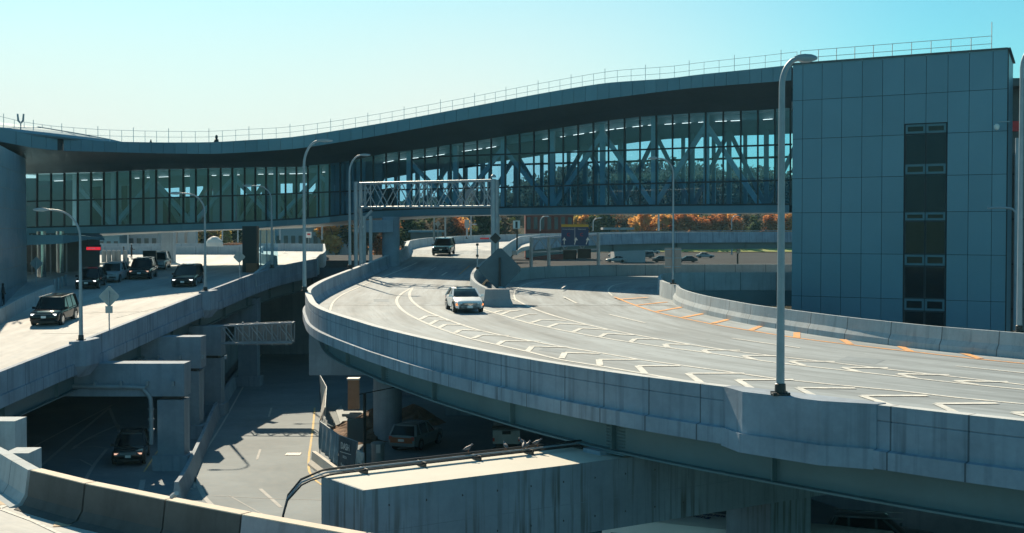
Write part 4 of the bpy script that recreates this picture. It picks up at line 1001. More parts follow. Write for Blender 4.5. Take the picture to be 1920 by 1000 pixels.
def ontext(txt,pos,size,mat,parent,xd,no,name='lettering',up=None):
    up=up or no.cross(xd)*1.0
    M=Matrix((xd,up,no)).transposed().to_4x4(); M.translation=pos-Vector(parent.location); return textmesh(name,txt,size,mat,parent,M)
M_let=plain('banner_lettering',(.45,.5,.52),.6)
for txt,fy,s in(('DASH',.27,.52),('DELTA',.60,.20),('Entrance',.88,.30)):
    pos=tl.lerp(tr,.45).lerp(bl.lerp(br,.45),fy)+no*.09; ontext(txt,pos,s,M_let,t,xd,no)
l_=MB(); a_=tl.lerp(tr,.15).lerp(bl.lerp(br,.15),.46)+no*.08; b2=tl.lerp(tr,.8).lerp(bl.lerp(br,.8),.46)+no*.08; l_.beam(a_,b2,.02,.03).build('rule_line',M_let,t)
t,tl,tr,br,bl,nn=screen([(669,845,70),(681,850,69.6),(681,872),(669,866)],'small pale notice panel right of the dark banner',surf('notice_white',(.35,.4,.42),.2,2.))
# box column with white cap
def boxpost(x0,x1,yt,yb,Y,lab,mat,cap=.12):
    a=D(x0,yt,Y);b=D(x1,yb,Y); t=thing('utility_pillar',lab,'pillar',((a.x+b.x)/2,Y,0)); w_=b.x-a.x
    MB().box(((a.x+b.x)/2,Y+w_/2,(a.z+max(0,b.z))/2),(w_,w_,a.z-max(0,b.z))).build('shaft',mat,t)
    MB().box(((a.x+b.x)/2,Y+w_/2,a.z+cap/2+.003),(w_+.12,w_+.12,cap)).build('cap',M_swht,t)
    MB().box(((a.x+b.x)/2,Y+w_/2,.15),(w_+.8,w_+.8,.3)).build('base',M_parjn,t); return t
boxpost(652,672,713,768,99,'tall square brownish pillar with a white cap in the yard',surf('brown_pillar',(.40,.25,.17),.2,1.))
boxpost(701,709,737,765,96,'short thin pillar with a pale cap beside the round column',M_rust,.25)
m_=MB()
for (px,py,Y,r,h) in((665,790,88,2.0,.8),(690,785,90,2.6,1.3),(700,775,93,2.2,1.4),(775,766,96,2.,1.3),(655,775,93,1.2,.6)):
    c_=D(px,py,Y); n=20; rings=[]
    for k in range(6):
        a_=k/5; rr2=r*(1-a_)**.8+.05
        rings.append([Vector((c_.x+rr2*(1+.25*rnd.uniform(-1,1))*math.cos(2*math.pi*i/n),Y+rr2*(1+.25*rnd.uniform(-1,1))*math.sin(2*math.pi*i/n),.02+h*a_+rnd.uniform(-.08,.08)*(k>0))) for i in range(n)])
    m_.loft(rings)
o=m_.build('dirt_mound',M_dirt); o['kind']='stuff'
m_=MB(); q=[P(x,y,.12) for x,y in [(630,770),(640,760),(668,830),(650,845),(640,800)]]; m_.poly(q,.14); struct(m_.build('pavement_slab',M_parjn))
tk=thing('waste_bin','short metal drum with a dark side panel between the fence and the parked car','bin',P(709,880,0))
c_=P(709,878,0); MB().lathe(c_,[(.38,0),(.38,1.35),(.42,1.36),(.42,1.5),(.3,1.55)],18).build('drum',M_galv,tk,30); MB().box(c_+Vector((.05,-.4,1.2)),(.25,.04,.5)).build('label_panel',M_swht,tk)
sb=MB(); q=[D(x,y,82) for x,y in((652,806),(683,806))]; sb.box(((q[0].x+q[1].x)/2,82,1.6),(q[1].x-q[0].x,.5,1.4)); tag(sb.build('site_board',M_sofd,loc=((q[0].x+q[1].x)/2,82,1)),'dark board standing behind the yard post','board')
yp=thing('yard_post','thin dark lamp post in the yard with a crossbar toward the round column','post',P(684,888,0))
c_=P(684,888,0); MB().tube([c_,c_+Vector((0,0,4.6))],.09,8).build('pole',M_blkm,yp,40); MB().tube([c_+Vector((-.3,0,4.55)),c_+Vector((2.,3,4.7))],.03,6).build('crossbar',M_blkm,yp)
M_patch=surf('repair_patch',(.22,.27,.30),.2,.8)
pm_=MB()
for poly_ in ([(1020,652),(1062,657),(1052,663),(1010,657)],[(700,561),(728,561),(730,566),(701,566)],[(1590,668),(1660,675),(1640,683),(1572,675)],[(1290,572-8),(1318,570),(1310,576),(1284,571)]):
    pm_.poly([S(x,y,ZR,.006) for x,y in poly_])
struct(pm_.build('road_patch',M_patch))
# added walls that keep light out of the space below the decks
wp=[v+Vector((.6,0,-1.62)) for v in B if v.y>36]
tag(MB().sweep(wp,[(0,0),(0,-8.6),(.4,-8.6),(.4,0)]).build('lower_wall',M_conc,loc=wp[5]),'added light-blocking wall under the right edge of the merged deck','wall')
tag(MB().box((-46,108,4.2),(.6,95,8.4)).build('lower_wall',M_conc,loc=(-46,108,0)),'added wall shutting light out of the level under the left deck','wall')
tag(MB().box((-26,149,4.6),(40,.6,9.2)).build('lower_wall',M_conc,loc=(-26,149,0)),'added end wall darkening the back of the lower road','wall')
cs=MB().poly([(-20.6,137,8.9),(-11.3,137,8.9),(-9.5,196,10.2),(-28,196,10.2)],.9); struct(cs.build('service_deck',MATS['dark_asphalt']))
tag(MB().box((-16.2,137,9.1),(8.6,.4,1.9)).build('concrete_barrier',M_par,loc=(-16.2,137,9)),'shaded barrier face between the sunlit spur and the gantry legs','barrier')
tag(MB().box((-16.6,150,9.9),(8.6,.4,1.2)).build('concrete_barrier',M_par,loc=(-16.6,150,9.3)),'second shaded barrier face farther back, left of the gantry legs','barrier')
# retaining wall behind yard
tag(MB().box((4,100,3.2),(18,.6,6.4)).build('lower_wall',M_conc,loc=(4,100,0)),'dark concrete wall closing the space under the main ramp','wall')
tag(MB().box((-8.6,112,.6),(4.2,.5,1.2)).build('jersey_barrier',M_conc,loc=(-8.6,112,0)),'shaded barrier block behind the brownish pillar','barrier')
# ================================================================== LAMP POLES
def lamp_pole(base,h,arm,label,r0=.11,r1=.06,head=.75,bend=1.6,base_r=.22,mat=None,group='tall lamp poles'):
    mat=mat or M_galv; base=Vector(base); arm=Vector(arm); L_=arm.length; u=arm/L_
    t=thing('lamp_pole',label,'lamp pole',base,0,group)
    pts=[base,base+Vector((0,0,h*.5)),base+Vector((0,0,h-bend))]; rs=[r0,(r0+r1)/2,r1*1.1]
    for k in range(1,9):
        a=math.pi/2*k/8; pts.append(base+Vector((0,0,h-bend+bend*math.sin(a)))+u*(min(bend,L_-head*.8)*(1-math.cos(a)))); rs.append(r1*(1.1-.25*k/8))
    end=base+Vector((0,0,h+.02))+u*(L_-head*.5); pts.append(end); rs.append(r1*.8)
    MB().tube(pts,rs,12).build('pole',mat,t,60)
    c=base+u*(L_-head/2)+Vector((0,0,h+.02)); q=Vector((-u.y,u.x,0)); rings=[]
    for k,(s,w_,a_,b_) in enumerate(((-.5,.05,.04,-.04),(-.35,.10,.08,-.07),(-.1,.15,.10,-.11),(.2,.16,.09,-.10),(.42,.12,.05,-.06),(.5,.05,.02,-.03))):
        cc=c+u*(s*head); rings.append([cc+q*(w_*x)+Vector((0,0,z)) for x,z in((-1,0),(-.7,a_),(.7,a_),(1,0),(.7,b_),(-.7,b_))])
    MB().loft(rings).build('lamp_head',M_galv if mat is M_galv else mat,t,50)
    m_=MB(); m_.lathe(base,[(base_r,0),(base_r,.05),(r0*1.35,.07),(r0*1.25,.3),(r0*1.02,.32)],12)
    for k in range(4):
        a=math.pi/4+k*math.pi/2; m_.box(base+Vector((math.cos(a)*base_r*.95,math.sin(a)*base_r*.95,.04)),(.1,.1,.09))
    m_.build('base_flange',M_blkm,t)
    MB().box(base+Vector((0,-r0*.98,.75)),(.1,.03,.22)).build('access_cover',M_alu,t); return t
b_=S(1463,741,ZR,1.1); h_=D(1463,110,b_.y).z-b_.z
lamp_pole(b_,h_,(.95,.1,0),'tallest white lamp pole standing on the near parapet at right',.115,.075,.62,.75,.26)
b_=S(571,547,ZR,1.1); lamp_pole(b_,D(571,264,b_.y).z-b_.z,(1.8,.1,0),'lamp pole on the left tip of the main ramp with its arm to the right',.13,.075,1.0,1.6)
b_=S(656,504,ZR,1.1); lamp_pole(b_,D(656,291,b_.y).z-b_.z,(1.7,.2,0),'lamp pole just left of the truss gantry with its arm to the right',.13,.075,.9,1.5)
b_=S(152,639,ZL,1.12); lamp_pole(b_,D(152,394,b_.y).z-b_.z,(-2.6,0,0),'nearest left lamp pole, standing in front of the sunlit deck beside the diamond sign',.12,.06,.85,1.5)
b_=S(385,546,ZL,1.12); lamp_pole(b_,D(385,363,b_.y).z-b_.z,(-2.6,0,0),'left deck lamp pole to the right of the lone dark car on the deck',.12,.06,.85,1.4)
b_=S(510,503,ZL,1.1); lamp_pole(b_,D(510,349,b_.y).z-b_.z,(-2.6,0,0),'left deck lamp pole beside the dark bridge support',.12,.06,.85,1.3)
b_=S(1262,531,ZQ,1.1); b_.y=min(b_.y,96)
b_=D(1262,533,91.5); lamp_pole(b_,D(1262,297,91.5).z-b_.z,(-1.7,.2,0),'slim lamp pole at the corner of the right barrier, carrying a square sign back',.07,.05,.6,1.0)
sg=thing('road_sign','square pinkish sign back with two crossbars fixed to the slim pole','sign',D(1262,484,91.6))
plate(MB(),1246.5,465,1277.5,503,91.62,.03).build('panel',surf('sign_back_pink',(.38,.30,.27),.12,1.5),sg)
m_=MB()
for y in(468,484,500): m_.beam(D(1246,y,91.6),D(1278,y,91.6),.06,.05)
m_.build('crossbar',M_galv,sg)
b_=D(1911,624,57); lamp_pole(b_,12.5,(2.,.0,0),'lamp pole at the far right edge with a bright lit side',.12,.08,.9,1.2)
b_=D(1916,470,88); 
t=thing('lamp_pole','grey pole with a curved bracket right of the clad block','lamp pole',(b_.x,88,0)); MB().tube([(b_.x-.3,88,0),(b_.x-.3,88,20.)],.2,12).build('pole',M_galv,t,40); MB().tube(catmull([(b_.x-.35,88,14.2),(b_.x-.6,88,15.3),(b_.x-2.3,88,15.4)],.2),.08,8).build('bracket_arm',M_galv,t,40)
# far lamps (small, curved)
for (px,yb,yt,Y,s,lab) in((853,447,365,165,1,None),(1013,437,406,205,1,'far curved lamp by the dark red building'),(1112,437,409,205,1,'far curved lamp just right of the blue road sign'),(1372,434,404,205,1,'far curved lamp above the overpass at right'),(875,448,421,180,1,'short far lamp behind the right leg of the truss gantry')):
    if lab is None: continue
    b_=D(px,yb,Y); lamp_pole(b_,D(px,yt,Y).z-b_.z,(1.4,0,0),lab,.09,.07,.6,.8,.15,group='far lamps')
for (px,yb,yt,Y,lab) in((814,452,405,150,'left of the two bare posts beside the ramp crest'),(835,450,405,158,'right of the two bare posts beside the ramp crest'),(883,447,405,178,'thin bare post far behind the gantry leg'),(1235,433,398,210,'bare post rising from the overpass parapet'),(417,452,431,185,'bare post in front of the trees at left'),(446,455,431,182,'thin bare post by the dark support at left'),(525,450,428,185,'thin bare post before the pale roofs'),(604,450,424,160,'bare grey post at the end of the sunlit spur'),(1372,478,455,250,'grey post below the overpass on the grass bank'),(240,470,430,172,'thin post rising behind the plaza bollards')):
    b_=D(px,yb,Y); o=MB().tube([b_,D(px,yt-12,Y)],.1 if Y<200 else .16,8).build('bare_post',M_galv,loc=b_); tag(o,lab,'post')
# ================================================================== TRUSS GANTRY
ga=thing('truss_gantry','empty sign gantry of grey tube truss spanning the main ramp','gantry',(-8,112,9))
YL,YR=115.,108.5
def gp_(px,py,Y,dy=0): v=D(px,py,Y); v.y+=dy; return v
TL,TR,BL,BR=D(674,344,YL),D(921,338,YR),D(674,389,YL),D(921,387,YR)
bk=Vector((.25,1.5,0)); ch=MB()
for q in(Vector(),bk):
    for a,b in((TL,TR),(BL,BR)): ch.tube([a+q,b+q],.085,8)
ch.build('chord',M_galv,ga,40)
wb=MB(); n=10
for q in(Vector(),bk):
    for i in range(n):
        a,b=i/n,(i+1)/n; 
        wb.tube([TL.lerp(TR,a)+q,BL.lerp(BR,b)+q] if i%2 else [BL.lerp(BR,a)+q,TL.lerp(TR,b)+q],.045,6)
        if q.length>0: wb.tube([TL.lerp(TR,b)+q,BL.lerp(BR,a)+q] if i%2 else [BL.lerp(BR,b)+q,TL.lerp(TR,a)+q],.045,6)
    for a in(0,.05,.47,.5,.53,.95,1): wb.tube([TL.lerp(TR,a)+q,BL.lerp(BR,a)+q],.05,6)
for i in range(n+1):
    a=i/n; wb.tube([TL.lerp(TR,a),TL.lerp(TR,a)+bk],.04,6); wb.tube([BL.lerp(BR,a),BL.lerp(BR,a)+bk],.04,6)
wb.build('web_member',M_galv,ga,40)
for px,Y,q,zb in((667,YL,0,9.0),(667,YL,1,9.),(925,YR,0,8.6),(925,YR,1,8.6)):
    a=D(px,336 if px>800 else 341,Y)+bk*q; MB().tube([(a.x,a.y,zb),(a.x,a.y,a.z)],.2 if px>800 else .17,14).build('leg',M_galv,ga,40)
m_=MB()
for px,Y in((667,YL),(925,YR)):
    a=D(px,341,Y); m_=MB()
    for k in range(4): 
        z=9.6+k*1.7; s_=k%2; m_.tube([(a.x+bk.x*s_,a.y+bk.y*s_,z),(a.x+bk.x*(1-s_),a.y+bk.y*(1-s_),z+1.7)],.05,6)
    m_.build('leg_bracing',M_galv,ga)

m_=MB(); a=D(925,333,YR); m_.lathe((a.x,a.y,a.z),[(.22,0),(.2,.15),(.08,.25)],12); m_.build('cap',M_galv,ga)
sup=thing('support_frame','grey steel frame standing behind the left legs of the truss gantry','frame',D(690,490,121))
for px in(683,695): 
    a=D(px,415,121); MB().beam((a.x,121,8),(a.x,121,15.2),.28).build('post',M_galv,sup)
MB().beam(D(683,410,121),D(697,395,121),.2).build('brace',M_galv,sup)
# ================================================================== cantilever sign truss (low)
ct=thing('sign_truss','low cantilever sign truss seen from behind over the dark lower road','gantry',D(413,625,99.3))
Yt=99.; a,b=D(414,612,Yt),D(547,606,Yt); c,d=D(414,645,Yt),D(547,643,Yt); qb=Vector((0,1.2,.0)); m_=MB()
for q in(Vector(),qb):
    m_.tube([a+q,b+q],.07,6); m_.tube([c+q,d+q],.07,6)
m_.build('chord',M_galv,ct,40); m_=MB()
for q in(Vector(),qb):
    for i in range(5):
        u0,u1=i/5,(i+1)/5; m_.tube([a.lerp(b,u0)+q,c.lerp(d,u1)+q],.045,6); m_.tube([a.lerp(b,u1)+q,c.lerp(d,u1)+q],.05,6)
for i in range(6): m_.tube([a.lerp(b,i/5),a.lerp(b,i/5)+qb],.04,6)
m_.build('web_member',M_galv,ct)
plate(MB(),442,608,547,647,Yt+1.3,.06).build('sign_panel',surf('sign_panel_back',(.25,.26,.27),.15,1.),ct)
m_=MB(); [m_.beam(D(x,604,Yt+1.2),D(x,648,Yt+1.2),.12) for x in(455,482,510,537)]; m_.build('bracket',M_galv,ct)
# ================================================================== signs
def diamond(c,half,label,post_bottom=None,mat=None,back=True,extra=None,tb=False,pr=.04,ymat=None):
    t=thing('diamond_sign',label,'sign',post_bottom or c)
    m_=MB(); rr2=half*.12; pts=[]
    for k in range(4):
        a=math.pi/2*k; 
        for da in(-.09,.09): pts.append(Vector((math.cos(a+da)*half*.985,0,math.sin(a+da)*half*.985)))
    m_.loft([[c+p for p in pts],[c+p+Vector((0,.03,0)) for p in pts]]); m_.build('plate',mat or M_alu,t)
    if post_bottom is not None:
        m_=MB(); m_.tube([post_bottom,Vector((c.x,c.y-.05,c.z+half*.55))],pr,8); m_.build('post',M_galv if pr<.06 else M_blkm,t)
    if tb:
        m_=MB(); m_.beam(c+Vector((-half*.5,-.04,.2*half)),c+Vector((half*.5,-.04,.2*half)),.05); m_.beam(c+Vector((-half*.4,-.04,-.25*half)),c+Vector((half*.4,-.04,-.25*half)),.05); m_.build('crossbar',M_galv,t)
    return t
b_=S(205,619,ZL,1.); t=diamond(D(204.5,556,b_.y),19*b_.y/F,'grey back of a diamond sign with a small square plate below, on the left parapet',b_,tb=True)
plate(MB(),197.5,574,211,587.5,b_.y-.08,.03).build('lower_plate',M_alu,t)
b_=S(450,520,ZL,1.); diamond(D(448.5,482,b_.y),11*b_.y/F,'small diamond sign back on the parapet left of the dark support',b_)
b_=S(68,537,ZL,.5); diamond(D(68,494,b_.y),12*b_.y/F,'shaded diamond sign in front of the entrance columns at far left',b_)
b_=D(937,548,88.5); b_.z=9; diamond(D(937,505,89.5)+Vector((0,0,0)),40*89/F,'very large dark diamond sign standing in the gore',Vector((D(937,543,88.5).x,89.3,9.0)),mat=surf('dark_sign_back',(.07,.12,.15),.12,1.5),pr=.07)
b_=D(936,445,150); diamond(D(936,411,150),5.2*150/F,'small pale diamond sign right of the gantry leg',b_)
diamond(D(929,447,107),10*107/F,'black diamond sign fixed to the right gantry leg',None,mat=M_blkm)
b_=D(821,449,152); diamond(D(821,420,152),5.5*152/F,'small diamond sign between the bare posts',b_)
t=thing('barred_sign','pale rectangular sign with a dark upright bar, on a black post at the overpass','sign',D(969,458,120))
Y=118.; plate(MB(),962,414,975,429,Y,.04).build('plate',M_swht,t); plate(MB(),966.3,415.5,970.5,428,Y-.02,.02).build('dark_bar',M_blkm,t); MB().tube([D(969.5,470,Y),D(969.5,429,Y)],.07,8).build('post',M_blkm,t)
dl=thing('delineator','thin delineator post with two dark bands at the tip of the gore','post',D(895,505,105)); MB().tube([D(895,508,105),D(895,458,105)],.045,8).build('post',M_galv,dl)
for y in(459,480,503): MB().lathe(D(895,y,105),[(.1,-.08),(.11,0),(.1,.1)],8).build('band',M_blkm,dl)
t=thing('white_sign','slanted white board leaning beside the gantry leg','sign',D(677,435,119)); a,b=D(674,443,118.5),D(681,424,118.5); MB().beam(a,b,.22,.05).build('board',M_swht,t)
t=thing('road_sign','small pale rectangular sign on a post left of the trees under the bridge','sign',D(578,440,170)); plate(MB(),574,435,584,446,170,.05).build('plate',M_swht,t); plate(MB(),576,438,582,441,169.96,.02).build('red_mark',M_red,t); MB().tube([D(579,456,170.1),D(579,436,170.1)],.06,6).build('post',M_galv,t)
t=thing('road_sign','pale rectangular sign seen obliquely between the trees and the gantry leg','sign',D(876,425,165)); plate(MB(),871,412,880,428,165,.05).build('plate',M_alu,t); MB().tube([D(876,446,165.1),D(876,412,165.1)],.07,6).build('post',M_galv,t)
# blue overhead sign
bs_=thing('sign_gantry','truss gantry frame right of the gore carrying the blue road sign','gantry',D(1060,490,150)); Y=150.
ch=MB()
for q in(0,1.2):
    for (x0,y0),(x1,y1) in(((996,449),(1124,441)),((996,474),(1124,468))):
        a,b=D(x0,y0,Y),D(x1,y1,Y); a.y+=q;b.y+=q; ch.tube([a,b],.08,6)
ch.build('chord',M_galv,bs_); ch=MB()
for q in(0,1.2):
    for i in range(8):
        a=D(996+16*i,449-i,Y);b=D(996+16*(i+1),473-i,Y);a.y+=q;b.y+=q; ch.tube([a,b] if i%2 else [D(996+16*i,474-i,Y),D(996+16*(i+1),448-i,Y)],.055,6)
ch.build('web_member',M_galv,bs_)
for px,y0 in((996,445),(1029,445),(1122,437)): a=D(px,y0,Y); MB().tube([(a.x,Y,6),(a.x,Y,a.z)],.19,10).build('leg',M_galv,bs_)
t=thing('road_sign','blue overhead road sign with a gold top strip and white arrows','sign',D(1078,440,149.6))
Y2=149.4; plate(MB(),1052.5,426,1103.5,460.5,Y2,.08).build('panel',M_blue,t); plate(MB(),1052.5,421,1103.5,426,Y2-.01,.1).build('top_strip',M_gold,t)
plate(MB(),1077.5,427,1078.2,460,Y2-.02,.02).build('divider',M_swht,t)
X=Vector((1,0,0)); no=Vector((0,-1,0))
def st(txt,px,py,s,mat): ontext(txt,D(px,py,Y2-.03),s,mat,t,X,no,up=Vector((0,0,1)))
st('Arrivals & Parking',1065,430,.17,M_swht); st('Departures',1091,430,.19,M_swht); st('C',1066,440.5,.5,M_red); st('C',1090.5,440.5,.5,M_red)
for px,dx in((1058,0),(1077,3),(1099,3)):
    m_=MB(); a=D(px,458.5,Y2-.03); b=D(px+dx,449.5,Y2-.03); m_.beam(a,b,.09,.02,up=(0,-1,0)); m_.add([b+Vector((-.22,0,-.08)),b+Vector((.22,0,-.08)),b+Vector((0,0,.28))],[(0,1,2)]); m_.build('arrow',M_swht,t)
t=thing('message_sign','dark two-panel message board hanging below the blue road sign','sign',D(1083,478,149.4))
plate(MB(),1056,469,1081,487,Y2,.25).build('panel',M_blkm,t); plate(MB(),1083,467,1108,485,Y2,.25).build('panel',M_blkm,t)
# traffic signal etc
t=thing('traffic_signal','far black signal post with pale heads below the overpass','traffic light',D(1383,490,215)); MB().tube([D(1383,495,215),D(1383,460,215)],.14,8).build('post',M_blkm,t)
for y in(461,467,473): MB().box(D(1385,y,214.8),(.45,.3,.42)).build('signal_head',M_swht,t)
# ================================================================== VEHICLES (x forward, y left, z up)
WHEEL={}
def car(label,pos,heading,kind='suv',col=(.02,.025,.03),lights=True,cat='car',name='parked_car',group=None,lampmat=None,rear=False,slope=0.,simple=False,sunroof=False,colkey=None):
    K=dict(suv=(5.1,1.0,1.86,1.06,1.02,.40),mid=(4.7,.94,1.70,1.0,.95,.36),sedan=(4.65,.90,1.45,.92,.80,.33),van=(5.1,.99,1.78,1.0,.92,.35))[kind]
    L,hw,H,belt,hood,wr=K
    pm=MATS.get(colkey) or paint(colkey,col)
    t=thing(name,label,cat,pos,heading,group)
    if slope: t.rotation_euler=(0,-slope,heading)
    zb=.24 if kind!='suv' else .3
    # body loft stations
    if kind=='sedan': st=[(-L/2,.62,.80,.42),(-L/2+.06,.86,.90,.3),(-L*.40,.96,.97,zb),(-L*.28,.98,1.,zb),(0,.94,1.,zb),(L*.18,.93,1.,zb),(L*.30,.86,.98,zb),(L*.44,.74,.93,zb),(L*.485,.66,.86,.28),(L/2,.55,.74,.36)]
    elif kind=='van': st=[(-L/2,.95,.88,.4),(-L/2+.05,1.04,.95,.3),(-L*.35,1.04,1.,zb),(0,1.0,1.,zb),(L*.22,1.02,1.,zb),(L*.34,.97,.98,zb),(L*.45,.86,.93,zb),(L*.49,.72,.85,.3),(L/2,.6,.74,.38)]
    else: st=[(-L/2,.95,.90,.45),(-L/2+.04,belt+.02,.96,.34),(-L*.38,belt+.03,1.,zb),(0,belt,1.,zb),(L*.2,belt+.0,1.,zb),(L*.26,hood+.06,.99,zb),(L*.44,hood,.95,zb),(L*.485,hood-.08,.91,.32),(L/2,hood-.22,.84,.42)]
    rings=[]
    for x,zt,w_,zz in st:
        w_*=hw; prof=[(-.80*w_,zz),(-.96*w_,zz+.06),(-w_,zz+.2),(-w_,zt-.28),(-.985*w_,zt-.14),(-.95*w_,zt-.04),(-.86*w_,zt),(-.4*w_,zt+.02),(.4*w_,zt+.02),(.86*w_,zt),(.95*w_,zt-.04),(.985*w_,zt-.14),(w_,zt-.28),(w_,zz+.2),(.96*w_,zz+.06),(.80*w_,zz)]
        rings.append([Vector((x,y,z)) for y,z in prof])
    b=MB(); b.loft(rings)
    if kind=='sedan': gh=[(-L*.40,-.22*L),(-L*.16,0),(L*.06,0),(L*.235,0)]; xr0,xr1,xf1,xf0=-L*.41,-L*.24,L*.05,L*.235
    elif kind=='van': xr0,xr1,xf1,xf0=-L*.485,-L*.44,L*.10,L*.33
    elif kind=='mid': xr0,xr1,xf1,xf0=-L*.48,-L*.40,L*.06,L*.24
    else: xr0,xr1,xf1,xf0=-L*.49,-L*.445,L*.10,L*.235
    zb0=(.93 if kind=='sedan' else 1.0 if kind=='van' else belt)-.03; wt=.74*hw; wb=.93*hw; zr1=H-.06
    def gring(f,ins=0.):  # horizontal ring at height fraction f
        z=zb0+(zr1-zb0)*f; w_=wb+(wt-wb)*f-ins; x0=xr0+(xr1-xr0)*f+ins; x1=xf0+(xf1-xf0)*f-ins
        return [Vector((x0,-w_*.9,z)),Vector((x0+.12,-w_,z)),Vector((x1-.18,-w_,z)),Vector((x1,-w_*.78,z)),Vector((x1+.05,0,z)),Vector((x1,w_*.78,z)),Vector((x1-.18,w_,z)),Vector((x0+.12,w_,z)),Vector((x0,w_*.9,z)),Vector((x0-.04,0,z))]
    g_=MB(); g_.loft([gring(0),gring(.5),gring(1.)])
    # roof + pillars belong to the body
    top=gring(1.); cx=(xr1+xf1)/2
    r1=[v+Vector((0,0,-.07)) for v in top]; r1=[Vector((cx+(v.x-cx)*1.03,v.y*1.02,v.z)) for v in r1]; r2=[Vector((cx+(v.x-cx)*.99,v.y*.97,v.z+.085)) for v in r1]; r3=[Vector((cx+(v.x-cx)*.85,v.y*.75,H)) for v in r1]
    b.loft([r1,r2,r3])
    lo,hi=gring(0,-.012),gring(1.,-.012)
    for k,wd in ((2,.11),(7-1,.11),(1,.16),(7,.16)): b.beam(lo[k],hi[k],wd,.07)
    for s in(-1,1):
        for fx in ((-.08,.10) if kind=='sedan' else (-.02,-.24,.0) if kind!='mid' else (-.03,-.27))[:2 if kind!='sedan' else 1]:
            b.beam((L*fx,s*(wb+.012),zb0),(L*fx-.03,s*(wt+.012),zr1),.1,.03,up=(0,1,0))
    part('body',b,pm,t,38); 
    gp=part('window_glass',g_,M_dglass,t,30)
    if simple:
        m_=MB()
        for x in(L*.31,-L*.30):
            for s in(-1,1): m_.lathe((x,s*(hw-.1),wr),[(wr,-.12),(wr,.12)],12,'Y')
        part('wheels',m_,M_blk,t); return t
    for x in(L*.315,-L*.30):
        for s in(-1,1):
            m_=MB(); m_.lathe((x,s*(hw-.10),wr),[(wr*.6,-.11),(wr*.96,-.12),(wr,-.07),(wr,.09),(wr*.95,.115),(wr*.62,.118)],20,'Y'); 
            wv=part('wheel',m_,M_blk,t,40)
            m_=MB(); y=s*(hw+.018)
            m_.lathe((x,s*(hw+.005),wr),[(wr*.18,-.02),(wr*.62,-.015),(wr*.66,.02) if s>0 else (wr*.66,-.02)],18,'Y')
            for k in range(5):
                a=k*2*math.pi/5; m_.beam((x,y,wr),(x+math.cos(a)*wr*.6,y,wr+math.sin(a)*wr*.6),.07,.03,up=(0,1,0))
            rm=part('rim',m_,M_chr,wv)
    m_=MB()
    for x in(L*.315,-L*.30):
        for s in(-1,1):
            pts=[]; 
            for k in range(13):
                a=-.15+ (math.pi+.3)*k/12; pts.append((x+math.cos(a)*wr*1.10,s*(hw-.008),wr+math.sin(a)*wr*1.12))
            m_.tube(pts,.045,5)
    part('wheel_arch',m_,M_blkm,t)
    zf=hood if kind!='sedan' else .74
    if kind=='van': zf=.86
    for s in(-1,1):
        m_=MB(); m_.box((L*.484,s*hw*.70,zf-.20),(.16,.28,.09 if kind!='suv' else .10),s*-.28)
        h=part('headlight',m_,(lampmat or M_lamp) if lights else M_lens,t)
        if kind in('sedan',): m2=MB().box((L*.482,s*hw*.86,zf-.22),(.13,.1,.12),s*-.5); part('indicator',m2,M_amb,t)
        m_=MB(); m_.box((-L*.49,s*hw*.80,.86 if kind!='sedan' else .76),(.1,.22,.22 if kind!='sedan' else .16)); part('tail_light',m_,M_tail,t)
        m_=MB(); m_.box((L*.19,s*(hw+.09),zb0+.1),(.12,.2,.15)); m_.beam((L*.19,s*hw*.9,zb0+.04),(L*.19,s*(hw+.05),zb0+.08),.04); part('mirror',m_,pm,t,30)
        m_=MB()
        for hx in(.06,-.14): m_.beam((L*hx,s*(hw+.004),zb0-.13),(L*hx-.16,s*(hw+.004),zb0-.13),.03,.025)
        if kind!='sedan': m_.beam((L*.2,s*(wt*.97),H-.01),(-L*.40,s*(wt*.97),H-.01),.03)
        part('door_handle',m_,M_chr,t)
    m_=MB(); 
    for k in range(4 if kind=='suv' else 3): m_.box((L*.497-.01*k,0,zf-.15-.065*k),(.05,hw*1.0,.03))
    part('grille',m_,M_alu if kind in('suv','mid') else M_blkm,t)
    m_=MB(); m_.box((L*.493,0,zf-.25),(.05,hw*1.02,.24)); m_.box((L*.487,0,.36),(.06,hw*1.3,.13)); m_.box((0,0,.3),(L*.86,hw*1.6,.2)); part('lower_trim',m_,M_blkm,t)
    m_=MB(); m_.box((L*.505,0,zf-.36),(.02,.32,.15)); part('number_plate',m_,M_swht,t)
    if sunroof: m_=MB(); m_.box((cx+.1,0,H+.03),(.9,1.0,.06)); part('sunroof',m_,M_dglass,t)
    # panel gaps
    m_=MB()
    for s in(-1,1):
        for fx in(.19,-.03,-.22): m_.beam((L*fx,s*(hw+.001),.42),(L*fx,s*(hw*.985),zb0-.12),.012,.01,up=(0,1,0))
    part('door_seam',m_,M_blkm,t)
    return t
def onroad(px,py,zt): return S(px,py,zt,0)
# heading: direction the nose points, angle from +x
c=onroad(870,583,ZR); car('white sedan with a sunroof driving toward the camera beside the gore',c,R(-79),'sedan',(.86,.87,.86),True,name='white_sedan',sunroof=True,colkey='white_car_paint',lampmat=M_lens)
c=onroad(830,480,ZR)+Vector((0,2.4,.1)); car('large dark SUV cresting the main ramp in the sun, far from the camera',c,R(-95),'suv',(.025,.05,.065),name='dark_suv',colkey='ramp_suv_paint',lampmat=M_lens,slope=-.03)
c=onroad(75,611,ZL)+Vector((.3,2.0,.05)); car('big black SUV with lit headlamps driving off the left deck, nearest on that deck',c,R(-87),'suv',(.012,.015,.018),name='black_suv',colkey='near_suv_paint',slope=-.04)
c=onroad(343,538,ZL)+Vector((0,1.8,.05)); car('black people carrier alone in the shade on the left deck',c,R(-87),'van',(.012,.014,.017),name='black_minivan',colkey='minivan_paint',slope=-.04)
